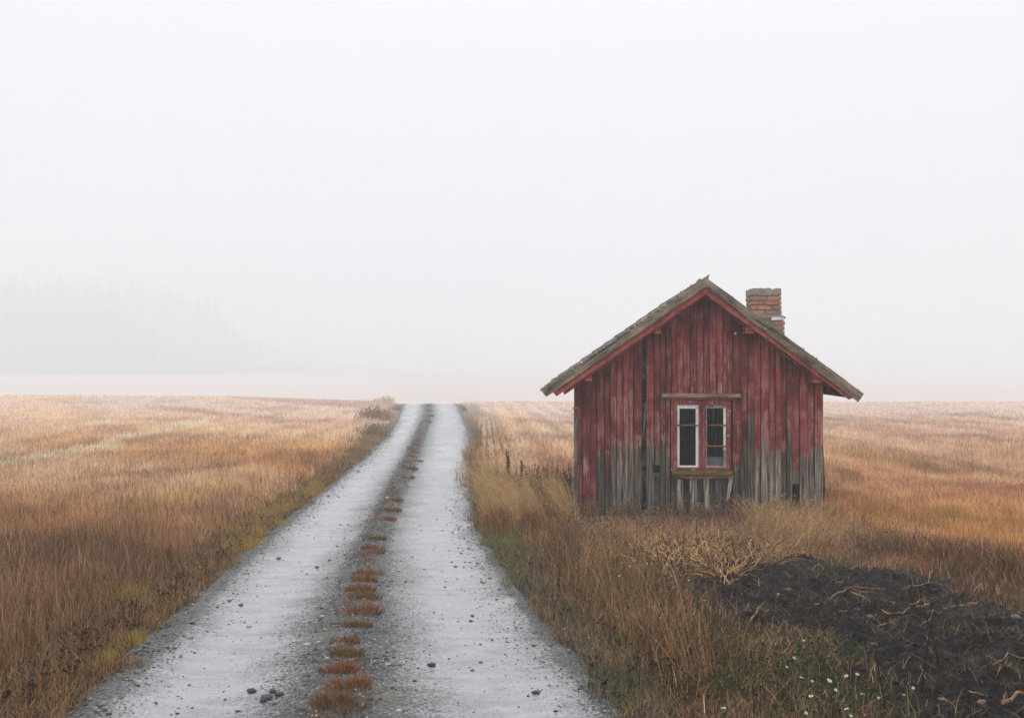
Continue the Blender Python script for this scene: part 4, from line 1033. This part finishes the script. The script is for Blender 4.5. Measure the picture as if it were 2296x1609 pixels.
for X, Y, r_, lab in ((563, 1553, .030, 'black stone lying alone on the left lane beside the black clods'), (600, 1571, .034, 'largest of the black clods heaped at the crown edge'), (626, 1566, .026, 'black clod at the right end of the heap'),
                      (611, 1556, .022, 'black clod at the back of the little heap'), (590, 1577, .02, 'black clod nearest the left lane'), (968, 1491, .028, 'dark clod alone on the right lane by the crown'), (842, 1393, .018, 'dark stone at the left foot of a rust tuft'),
                      (625, 1252, .03, 'dark stone alone on the far left lane'), (711, 1271, .026, 'black stone on the left lane close to the crown gravel'), (540, 1356, .024, 'dark stone on the left lane with a straw beside it'),
                      (430, 1401, .022, 'dark stone by the left verge edge of the track')):
    x, y = at(X, Y); place(protos[random.randrange(5)], x, y, rz(x, y)+r_*.3, r_, lab, 'stone')
pale = stones_np(np.zeros(1), np.zeros(1), np.zeros(1), np.ones(1), np.array([[.45, .43, .40]])); palep = mesh_np('stone', pale[0], pale[1], M_STONE, attrs={'col': pale[2]})
for X, Y, r_, lab in ((557, 1402, .02, 'pale stone at the left edge of the track'), (690, 1452, .024, 'flat pale stone on the left border of the crown'), (713, 1450, .018, 'white chip beside a flat pale stone on the crown border'), (868, 1498, .018, 'white stone right of the rust tufts on the crown'),
                      (765, 1586, .014, 'small white chip in the crown gravel near the bottom edge'), (722, 1388, .022, 'pale flat stone beside the left lane further up')):
    x, y = at(X, Y); place(palep, x, y, rz(x, y)+r_*.25, r_, lab, 'stone')
brownp = []
for cc in ((.16, .105, .085), (.12, .12, .125), (.22, .12, .085)):
    V, Q, C = stones_np(np.zeros(1), np.zeros(1), np.zeros(1), np.ones(1), np.array([cc])); brownp.append(mesh_np('stone', V, Q, M_STONE, attrs={'col': C}))
for X, Y, r_, q, lab in ((1769, 1323, .045, 0, 'brown stone half buried in the soil below the dead stems'), (1951, 1384, .05, 1, 'rounded grey stone in the middle of the soil patch'), (2179, 1355, .06, 0, 'brown stone at the right tip of the long twisted stick'),
                         (1830, 1360, .035, 0, 'small brown stone left of the grey one on the soil'), (2276, 1394, .07, 0, 'big brown stone at the right edge of the soil'), (2248, 1389, .04, 0, 'brown stone touching the big one at the right edge of the soil'), (2200, 1575, .04, 2, 'reddish stone at the foot of the soil near the forked stick'),
                         (2114, 1573, .032, 2, 'reddish stone between the daisies and the forked stick'), (1960, 1446, .035, 2, 'pinkish stone above the daisies on the soil'), (2005, 1351, .035, 0, 'brown stone above the long twisted stick'), (1884, 1305, .03, 0, 'brown pebble left of the upper stick bundle')):
    x, y = at(X, Y); place(brownp[q], x, y, soil_z(x, y)+r_*.1, r_*.62, lab, 'stone')
for o in protos + [palep] + brownp: bpy.data.objects.remove(o)

# sticks and dry stems on the soil and verge
def stick(pts, rad, label, name='dry_stick', mat=None, lift=0.022, taper=.5):
    rad *= .58
    P3 = []; n = len(pts)
    for i, (X, Y) in enumerate(pts):
        x, y = at(X, Y); P3.append((x, y, soil_z(x, y) + lift + .02*math.sin(i*2.1)))
    c0 = P3[0]; fine = []
    def zf(q): return max(soil_z(q[0], q[1]) + lift, q[2]-.02)
    for i in range(n-1):
        for t_ in (0, .34, .67):
            fine.append([P3[i][k]*(1-t_) + P3[i+1][k]*t_ - c0[k] + (random.uniform(-.008, .008) if t_ else 0) for k in range(3)])
    fine.append([P3[-1][k]-c0[k] for k in range(3)])
    for q in fine: q[2] = zf([q[0]+c0[0], q[1]+c0[1], q[2]+c0[2]]) - c0[2]
    m = len(fine); rads = [rad*(1-(1-taper)*i/(m-1))*random.uniform(.8, 1.2) for i in range(m)]
    o = MB().tube(fine, rads, 6).build(name, mat or M_BARK, None, smooth=True); o.location = c0
    return tag(o, label, 'stick')
def c8(*p): return [(x*.3897+1401.3, y*.3897+1121) for x, y in p]
for pts, rad, lab in ((c8((1680, 687), (1760, 660), (1800, 655), (1860, 630), (1930, 618), (1990, 622)), .014, 'long twisted pale stick across the middle of the soil'),
                      (c8((1480, 650), (1530, 680), (1600, 690), (1640, 680)), .011, 'bent pale stick left of the long twisted one'), (c8((1640, 675), (1710, 635), (1735, 665)), .009, 'kinked stick leaning on the long twisted one'),
                      (c8((1455, 742), (1500, 728), (1560, 738)), .011, 'short reddish stick below the bent pale one'), (c8((1720, 722), (1755, 708), (1820, 690)), .011, 'short pale stick below the long twisted one'),
                      (c8((1590, 532), (1640, 512), (1700, 503), (1830, 502)), .009, 'long thin stick at the upper right of the soil'), (c8((1180, 582), (1230, 545), (1290, 528), (1350, 540), (1450, 550)), .012, 'lowest stem of the small bundle on the soil'),
                      (c8((1255, 520), (1330, 512), (1400, 522), (1500, 524)), .009, 'topmost stem of the small bundle on the soil'), (c8((1300, 545), (1370, 570), (1415, 600)), .008, 'stem hanging down from the small bundle on the soil'),
                      (c8((720, 716), (770, 692), (830, 660)), .011, 'orange stick at the left margin of the soil'), (c8((2172, 1192), (2230, 1166), (2300, 1158), (2360, 1150)), .018, 'thick bright stick in the bottom right corner'),
                      (c8((2168, 1190), (2192, 1128)), .008, 'thin twig rising from the thick corner stick'), (c8((1080, 410), (1115, 376), (1138, 400), (1135, 432)), .010, 'hooked pale stem standing on the upper soil'),
                      (c8((1230, 655), (1290, 655), (1350, 672)), .007, 'thin curved stem left of the grey stone'), (c8((1050, 340), (1110, 342), (1190, 354)), .008, 'thin stem along the upper edge of the soil'),
                      (c8((2115, 972), (2200, 945), (2300, 925)), .008, 'slender stem running out of the right edge'), (c8((1968, 1120), (2020, 1136), (2085, 1152)), .008, 'slender stem above the reddish stones'),
                      (c8((1150, 1118), (1165, 1150), (1140, 1195)), .010, 'bent brown stem below the daisies'), (c8((780, 1078), (820, 1120), (878, 1182)), .010, 'pale stem crossing the foreground grass diagonally'),
                      (c8((612, 1245), (680, 1180), (745, 1150), (785, 1085)), .010, 'long bent stem in the foreground grass'), (c8((2222, 960), (2180, 1010), (2130, 1050)), .006, 'straight thin stem low on the right side of the soil'),
                      (c8((1270, 1150), (1255, 1180), (1235, 1205)), .008, 'short pale stem right of the bent brown stem'), (c8((560, 1080), (620, 1010), (690, 960)), .009, 'pale broken stem in the grass left of the soil')):
    stick(pts, rad, lab)
def c9(*p): return [(x*.4785/1.784+1205.2, y*.4785/1.784+1177.1) for x, y in p]
for pts, rad, lab in ((c9((170, 1228), (290, 1218), (400, 1190), (500, 1150)), .008, 'lowest rusty stem of the bundle on the right verge'), (c9((210, 1222), (330, 1195), (450, 1170)), .007, 'middle rusty stem of the bundle on the right verge'), (c9((300, 1165), (400, 1172), (520, 1140)), .007, 'upper rusty stem of the bundle on the right verge'),
                      (c9((240, 1438), (380, 1412), (600, 1422), (860, 1410)), .007, 'long thin stick lying from the lane into the grass'), (c9((470, 1360), (580, 1345), (660, 1335)), .007, 'short stick above the long thin one on the verge'), (c9((490, 1590), (600, 1600), (700, 1605)), .008, 'pale stick at the bottom edge beside the right lane'),
                      (c9((50, 1000), (110, 1000), (180, 1028)), .006, 'small straw stem at the edge of the right lane')):
    stick(pts, rad, lab)

# heap of dead pale stems
def dead_plant(i, X, Y, s=1.0):
    x, y = at(X, Y); x += random.uniform(-.05, .05); m = MB(); ns = random.randint(7, 11)
    for k in range(ns):
        a = random.uniform(0, 6.28); ln = random.uniform(.14, .40)*s; le = random.uniform(.25, 1.0); p = Vector((random.uniform(-.10, .10), random.uniform(-.08, .08), -.03)); d = Vector((math.cos(a)*le, math.sin(a)*le, 1)).normalized()
        pts = [p.copy()]; seg = 6
        for q in range(seg):
            d = (d + Vector((random.uniform(-.32, .32), random.uniform(-.32, .32), random.uniform(-.35, .05)))).normalized(); p = p + d*ln/seg; p.z = max(p.z, .0); pts.append(p.copy())
        r0 = random.uniform(.003, .0082); tone = random.random()
        cc = (.06, .033, .025) if tone < .27 else tuple(np.array([.52, .305, .15])*random.uniform(.3, 1.3)*np.array([1, random.uniform(.9, 1.1), random.uniform(.8, 1.1)]))
        m.tube(pts, [r0*(1-.5*q/seg) for q in range(seg+1)], 5, col=cc)
        if random.random() < .5:
            b = pts[random.randint(2, 4)]; d2 = Vector((random.uniform(-1, 1), random.uniform(-1, 1), random.uniform(-.1, .8))).normalized()
            m.tube([b, b + d2*ln*.2, b + d2*ln*.3 + Vector((0, 0, random.uniform(-.08, .05)))], [r0*.7, r0*.55, r0*.4], 4, col=cc)
    o = m.build('dead_plant', M_STEM, None, smooth=True); o.location = (x, y, soil_z(x, y))
    return tag(o, 'pale brown dead plant with bent bare stems in the thicket beside the soil', 'dead plant', 'dead plants in the pale thicket')
M_STEM = m_attr('pale_dead_stems', .8, .2, .3, 40)
lo_, hi_ = HEAP.min(0), HEAP.max(0); k = 0
while k < 112:
    x = random.uniform(lo_[0], hi_[0]); y = random.uniform(lo_[1], hi_[1])
    if sdist(HEAP, np.array([x]), np.array([y]))[0] < -.05: continue
    X = CX + x/y*F; Y = CY + (EYE-float(G(np.array([x]), np.array([y]))[0]))/y*F
    dead_plant(k, X, Y, 1.0); k += 1
for X, Y in ((1735, 1252), (1720, 1262), (1640, 1312), (1655, 1298), (1600, 1308), (1705, 1275)):
    dead_plant(0, X, Y, .9)

# clumps of tall straw-coloured grass
def clump(X, Y, n, h0, h1, spread, lean, az, cols, wts, label, group, ww=(.003, .005), curve=2.4, name='grass_clump', cat='grass clump', plume=.0):
    x, y = at(X, Y); a = rng.uniform(0, 6.28, n); r_ = rng.random(n)**.7*spread
    h = rng.uniform(h0, h1, n)*(1-.45*(r_/spread)**2); sc = max(1, y/9)
    A_ = Acc().blades(r_*np.cos(a), r_*np.sin(a), np.zeros(n), h, rng.uniform(*ww, n)*sc, np.abs(rng.normal(lean, lean*.4, n)), rng.normal(az, .45, n), pal(n, cols, wts), seg=5, tip=.45, curve=curve)
    if plume > 0:
        k = rng.random(n) < plume; m = int(k.sum())
        le = np.abs(rng.normal(lean, lean*.3, m)); aa = rng.normal(az, .4, m); hh = h[k]
        for q in range(4):
            t_ = 1 - .06*q; px = (r_*np.cos(a))[k] + np.cos(aa)*le*hh*t_**curve; py = (r_*np.sin(a))[k] + np.sin(aa)*le*hh*t_**curve
            A_.cards(px, py, hh*(t_ - .2*le*t_**2), rng.uniform(.006, .011, m)*sc, pal(m, cols, wts))
    return A_.build(name, M_BLADE, loc=(x, y, gz(x, y)), label=label, cat=cat, group=group)
ST = [(.60, .40, .19), (.50, .30, .13), (.68, .50, .28), (.34, .19, .085)]
for i in range(26):
    X = random.uniform(1100, 1285); Y = random.uniform(1118, 1190) - (X < 1130)*10
    clump(X, Y, 110, .40, .82, .16, .42, math.pi + random.uniform(-.3, .3), ST, [4, 3, 2, 2], 'tall arching straw coloured grass clump between track and cabin corner', 'arching straw clumps left of the cabin', (.0028, .0045), plume=.25)
RB = [(.24, .11, .05), (.34, .17, .075), (.15, .07, .04), (.42, .24, .11)]
for i in range(24):
    X = random.uniform(1068, 1290); Y = random.uniform(1150, 1232)
    clump(X, Y, 120, .14, .36, .2, .35, random.uniform(0, 6.28), RB, [3, 3, 3, 1], 'low reddish brown grass clump in front of the arching straw', 'reddish clumps left of the cabin', (.003, .0055), plume=.2)
for i in range(13):
    X = random.uniform(1052, 1100); Y = random.uniform(985, 1110)
    clump(X, Y, 120, .2, .5, .35, .3, random.uniform(2, 4), ST + RB, [3, 3, 1, 2, 2, 2, 1, 2], 'rusty grass clump at the right edge of the far track', 'clumps along the far right edge of the track', (.003, .005))
TS = [(.42, .24, .11), (.30, .155, .075), (.52, .34, .18), (.14, .07, .045), (.11, .115, .055)]
for i, (X, Y) in enumerate(((1300, 1290), (1325, 1330), (1345, 1305), (1365, 1350), (1390, 1385), (1335, 1380), (1420, 1420), (1450, 1400), (1380, 1430), (1475, 1450), (1505, 1475), (1440, 1480), (1400, 1330), (1300, 1350), (1540, 1500), (1480, 1530), (1530, 1550), (1590, 1545), (1430, 1290), (1375, 1270), (1500, 1400), (1545, 1440))):
    clump(X, Y, 15, .28, .74, .14, .30, random.choice((2.6, 3.0, .4, 1.5)), TS, [4, 3, 2, 2, 1], 'sparse clump of tall thin dry stalks in the grass beside the soil', 'tall dry stalks between track and soil', (.0024, .004), 1.7, plume=.3)
for i, (X, Y) in enumerate(((1690, 1172), (1730, 1168), (1765, 1180), (1800, 1172), (1835, 1185), (1700, 1195), (1750, 1205), (1790, 1212), (1850, 1215), (1880, 1225), (1815, 1235))):
    clump(X, Y, 200, .16, .54, .28, .5, random.choice((.2, .6, 2.7)), ST + [(.40, .22, .12)], [3, 4, 2, 3, 3], 'pale dry weed clump by the right front corner of the cabin', 'pale weed clumps at the right cabin corner', (.0028, .0045), 2, plume=.3)
clump(862, 899, 200, .25, .6, .9, .35, 1.2, [(.80, .68, .50), (.7, .55, .38)], [3, 2], 'pale feathery bush beside the track near the crest', None, (.004, .007), name='dry_bush', cat='bush', plume=.6)
clump(838, 940, 220, .3, .7, 1.0, .3, 1.2, [(.30, .19, .11), (.40, .26, .15), (.2, .12, .08)], [3, 2, 2], 'brown weed thicket beside the track just below the pale bush', None, (.004, .007), name='dry_bush', cat='bush', plume=.6)
clump(838, 978, 220, .2, .5, .8, .3, 1.2, [(.26, .18, .09), (.34, .24, .11), (.18, .12, .06)], [3, 2, 2], 'dark weed thicket at the left edge of the track below the side path', None, (.004, .007), name='dry_bush', cat='bush', plume=.6)

WB = [(.42, .24, .12), (.24, .12, .06), (.12, .07, .045), (.55, .38, .22), (.12, .125, .05)]
for i in range(44):
    f = (i + random.uniform(.1, .9))/44; p_ = HO[:2] + tx*(XL + (XR-XL)*f) - dx_*random.uniform(.06, .5); x_, y_ = p_
    clump(CX + x_/y_*F, CY + (EYE-float(G(np.array([x_]), np.array([y_]))[0]))/y_*F, random.randint(26, 56), .10, random.choice((.22, .3, .42)), random.uniform(.08, .2), .35, random.uniform(0, 6.28), WB, [4, 3, 3, 2, 1], 'uneven brown weed clump growing against the foot of the cabin front', 'weed clumps along the foot of the cabin front', (.0028, .005), 2, plume=.35)
# weeds with seed heads
def weed(X, Y, h, ns, head, stemc, headc, label, group=None, name='seedhead_weed', cat='weed', along=(.45, 1), nb=26, lean=.25, spread=.05, r0=.0022):
    x, y = at(X, Y); m = Acc(); sc = max(1, y/9)
    for k in range(ns):
        a = random.uniform(0, 6.28); le = random.uniform(0, lean); hh = h*random.uniform(.7, 1.05); b = np.array([random.uniform(-spread, spread), random.uniform(-spread, spread)])
        for yaw in (0, 1.57):
            m.blades(b[:1], b[1:], np.zeros(1), np.array([hh]), np.array([r0*2*sc]), np.array([le]), np.array([a]), np.array([stemc]), seg=4, tip=.5, curve=1.6, yaw=np.array([yaw]))
        t_ = rng.uniform(*along, nb) if along else np.ones(nb); sp_ = head*1.3*(1.15-t_) if along[0] < .9 else head*np.ones(nb)*.6
        px = b[0] + math.cos(a)*le*hh*t_**1.6 + rng.normal(0, 1, nb)*sp_; py = b[1] + math.sin(a)*le*hh*t_**1.6 + rng.normal(0, 1, nb)*sp_
        m.cards(px, py, hh*(t_-.2*le*t_**2) + rng.normal(0, .004, nb), np.full(nb, head*.8)*np.maximum(1, sc*.7), jitc(np.array([headc]*nb)))
    return m.build(name, M_BLADE, loc=(x, y, gz(x, y)), label=label, cat=cat, group=group)
weed(1143, 1112, .86, 4, .019, (.10, .05, .035), (.12, .055, .042), 'tall dark dock plant standing out of the straw left of the cabin', name='dock_plant', cat='plant', along=(.42, 1), nb=70, lean=.2)
weed(1168, 1110, .6, 2, .02, (.10, .05, .035), (.12, .055, .04), 'thinner dock plant right of the tall dark one', name='dock_plant', cat='plant', along=(.42, 1), nb=70, lean=.1)
for i in range(26):
    X = random.uniform(1185, 1286); Y = random.uniform(1100, 1135)
    weed(X, Y, random.uniform(.35, .7), 4, .016, (.12, .07, .045), (.12, .065, .05), 'dark brown bushy weed against the left side of the cabin', 'dark weeds at the left side of the cabin', along=(.4, 1), nb=34, lean=.4, spread=.12)
for i in range(56):
    Y = 1609 - (i/55)**.8*420 + random.uniform(-14, 14); xs_ = np.interp(Y, [1170, 1250, 1330, 1400, 1500, 1609], [620, 525, 425, 330, 205, 60]); X = xs_ + random.uniform(-90, 10)*(.4 + .6*(Y-1170)/440)
    weed(X, Y, random.uniform(.10, .2), 4, .008, (.07, .045, .03), (.035, .022, .018), 'small weed with black seed heads on the left verge', 'black seed head weeds on the left verge', along=(.93, 1.03), nb=12, lean=.35, spread=.03)
for i, (X, Y) in enumerate(((1240, 1395), (1262, 1410), (1345, 1425), (1370, 1440), (1215, 1300), (1190, 1285), (1330, 1545), (1440, 1545), (1475, 1535), (1500, 1555), (1550, 1530), (1350, 1580), (1250, 1335), (1160, 1270), (1420, 1560), (1690, 1600), (1750, 1580))):
    weed(X, Y, random.uniform(.12, .24), 4, .009, (.06, .04, .03), (.03, .02, .018), 'small weed with black seed heads in the grass right of the track', 'black seed head weeds right of the track', along=(.93, 1.03), nb=12, lean=.35, spread=.03)
for X, Y, h, lab in ((2066, 1560, .55, 'tall black dead stalk at the bottom right below the twisted stick'), (1985, 1606, .42, 'black dead stalk rising beside the daisies'), (2105, 1500, .40, 'thin leaning dark stalk right of the tall black one')):
    weed(X, Y, h, 1, .007, (.022, .015, .013), (.03, .02, .017), lab, name='dead_stalk', cat='dead stalk', along=(.5, 1), nb=10, lean=.3, spread=.0, r0=.004)
for X, Y, h, lab in ((1955, 1205, .42, 'thin brown spike of weed in the stubble behind the soil'), (1925, 1212, .36, 'second brown weed spike left of the taller one in the stubble'), (1897, 1212, .28, 'dark weed cluster at the edge of the stubble near the cabin'), (2035, 1190, .34, 'brown weed spike among the stubble further right'), (1913, 1225, .22, 'low dark weed beside the cluster near the stubble edge')):
    weed(X, Y, h, 4, .008, (.12, .065, .045), (.13, .07, .055), lab, along=(.3, 1), nb=40, lean=.18, spread=.12)

# daisies
def daisy(X, Y, h, r_, label, open_=1.0, tilt=None, white=(.80, .80, .76), group=None):
    r_ *= .62
    D = np.linspace(3.6, 22, 2000); xx = (X-CX)/F*D; zz = EYE + (CY-Y)/F*D; g = G(xx, D) + h
    i = int(np.argmax(zz <= g)); x, y = float(xx[i]), float(D[i]); z0 = gz(x, y)
    e = empty('daisy', (x, y, z0), label=label, cat='flower', group=group)
    bx, by = random.uniform(-.06, .06), random.uniform(-.04, .04)
    MB().tube([(bx, by, -.02), (bx*.6, by*.6, h*.5), (0, 0, h)], [.0022, .0018, .0016], 5).build('stem', M_GSTEM, e)
    tl = tilt if tilt is not None else (random.uniform(-.5, .5), random.uniform(-.2, .9)); ux = Vector((1, 0, math.sin(tl[0]))).normalized(); nrm = Vector((-math.sin(tl[0]), -math.sin(tl[1]), 1)).normalized(); uy = nrm.cross(ux).normalized(); ux = uy.cross(nrm)
    m = MB(); n = 12
    for q in range(n):
        a = 2*math.pi*q/n + random.uniform(-.12, .12); d = ux*math.cos(a) + uy*math.sin(a); s_ = ux*-math.sin(a) + uy*math.cos(a); c_ = Vector((0, 0, h)); dr = -nrm*random.uniform(.0, .5)*r_*(1.3-open_)
        b0 = c_ + d*r_*.28; b1 = c_ + d*r_*.7 + dr*.5; b2 = c_ + d*r_*random.uniform(.92, 1.08) + dr; w_ = r_*.16; up = nrm*.0012
        m.add([b0 - s_*w_*.6, b0 + s_*w_*.6, b1 + s_*w_, b1 - s_*w_, b2 + s_*w_*.5, b2 - s_*w_*.5, b0 - s_*w_*.6 - up, b0 + s_*w_*.6 - up, b1 + s_*w_ - up, b1 - s_*w_ - up, b2 + s_*w_*.5 - up, b2 - s_*w_*.5 - up],
              [(0, 1, 2, 3), (3, 2, 4, 5), (7, 6, 9, 8), (9, 11, 10, 8), (0, 3, 9, 6), (3, 5, 11, 9), (1, 7, 8, 2), (2, 8, 10, 4), (5, 4, 10, 11), (0, 6, 7, 1)])
    pm_ = m.build('petals', M_PETAL if white else None, e)
    m = MB(); rings = 3; vs = []; fs = []
    for j in range(rings):
        f = j/rings; rr2 = r_*.36*math.cos(f*1.57); zz2 = r_*.22*math.sin(f*1.57)
        vs += [Vector((0, 0, h)) + ux*rr2*math.cos(2*math.pi*k/8) + uy*rr2*math.sin(2*math.pi*k/8) + nrm*(zz2+.001) for k in range(8)]
    vs.append(Vector((0, 0, h)) + nrm*r_*.24)
    for j in range(rings-1):
        for k in range(8): fs.append((j*8+k, j*8+(k+1) % 8, (j+1)*8+(k+1) % 8, (j+1)*8+k))
    for k in range(8): fs.append(((rings-1)*8+k, (rings-1)*8+(k+1) % 8, len(vs)-1))
    m.add(vs, fs).build('flower_centre', M_YOLK, e, smooth=True)
M_PETAL = NT('white_petals'); M_PETAL = M_PETAL.pbsdf((.54, .53, .49), .7, spec=.2)
M_YOLK = NT('yellow_centres'); M_YOLK = M_YOLK.pbsdf((.45, .26, .02), .8, spec=.1)
M_GSTEM = NT('green_stems'); M_GSTEM = M_GSTEM.pbsdf((.10, .12, .05), .8, spec=.2)
def c5(x, y): return x*.2432+1737.7, y*.2432+1373.3
for (cx_, cy_), h, r_, op, lab in (((505, 622), .22, .021, 1, 'largest open daisy facing the viewer below the soil'), ((655, 582), .22, .017, .8, 'daisy right above the largest one'), ((245, 590), .24, .018, .6, 'drooping daisy at the left of the daisy patch'),
                                   ((330, 765), .2, .018, .8, 'daisy low left of the largest one'), ((760, 560), .22, .015, .5, 'half withered daisy at the upper right of the patch'), ((655, 882), .16, .018, .9, 'lowest daisy of the patch near the bottom edge'),
                                   ((560, 712), .2, .013, .7, 'small half closed daisy under the largest one'), ((345, 625), .22, .013, .4, 'closed daisy just left of the largest one'), ((265, 255), .26, .011, .5, 'highest closed daisy bud on the left of the patch'),
                                   ((180, 412), .25, .014, .6, 'daisy with ragged petals above the drooping one'), ((110, 498), .24, .012, .5, 'small daisy at the far left of the patch'), ((800, 742), .2, .013, .6, 'small daisy right of the half closed one'),
                                   ((1275, 690), .18, .013, .6, 'daisy apart from the patch towards the soil on the right'), ((1190, 752), .18, .010, .5, 'tiny daisy beside the one standing apart'), ((955, 780), .18, .011, .4, 'withered daisy between the patch and the black stalk'),
                                   ((290, 922), .14, .015, .8, 'daisy at the bottom left below the patch'), ((700, 946), .12, .014, .8, 'daisy touching the bottom edge below the patch')):
    X, Y = c5(cx_, cy_); daisy(X, Y, h, r_, lab, op)
daisy(1622, 1586, .14, .02, 'lone open daisy in the foreground grass left of the patch', .9)
for i, (X, Y) in enumerate(((1350, 1170), (1468, 1168), (1500, 1185), (1445, 1215), (1505, 1290), (1420, 1255), (1395, 1240), (1388, 1290), (1525, 1250), (1545, 1300), (1580, 1345), (1450, 1262), (1412, 1268), (1470, 1245), (1745, 1330), (1810, 1158), (1890, 1172), (1905, 1180), (1928, 1190), (1710, 1140))):
    daisy(X, Y, .22, .014, 'tiny white flower in the grass before the cabin', .6, group='tiny white flowers before the cabin')

# branch path leaving the track on the left near the crest
xs_ = []; fs_ = []; vs_ = []
p0 = at(886, 949); p1 = at(818, 953); nS = 14
for k in range(nS+1):
    f = k/nS; x = p0[0] - .2 + (p1[0]-p0[0]-.3)*f; y = p0[1] + (p1[1]-p0[1])*f + 1.0*f*f
    for s_ in (-1, -.5, 0, .5, 1): vs_.append((x, y + s_*1.5, float(G(np.array([x]), np.array([y+s_*1.5]))[0]) + .10 - .07*abs(s_)))
for k in range(nS):
    for j in range(4): fs_.append((5*k+j, 5*k+j+1, 5*k+6+j, 5*k+5+j))
pm = NT('pale_path'); vv_ = pm.coord('Object'); pm = pm.pbsdf(pm.ramp(pm.noise(vv_, 4, 5, .7), [(.35, (.22, .2, .18)), (.6, (.46, .44, .42))]), .5, spec=.4)
tag(MB().add(vs_, fs_).build('path', pm), 'pale side path branching left from the track near the crest', 'path', kind='structure')
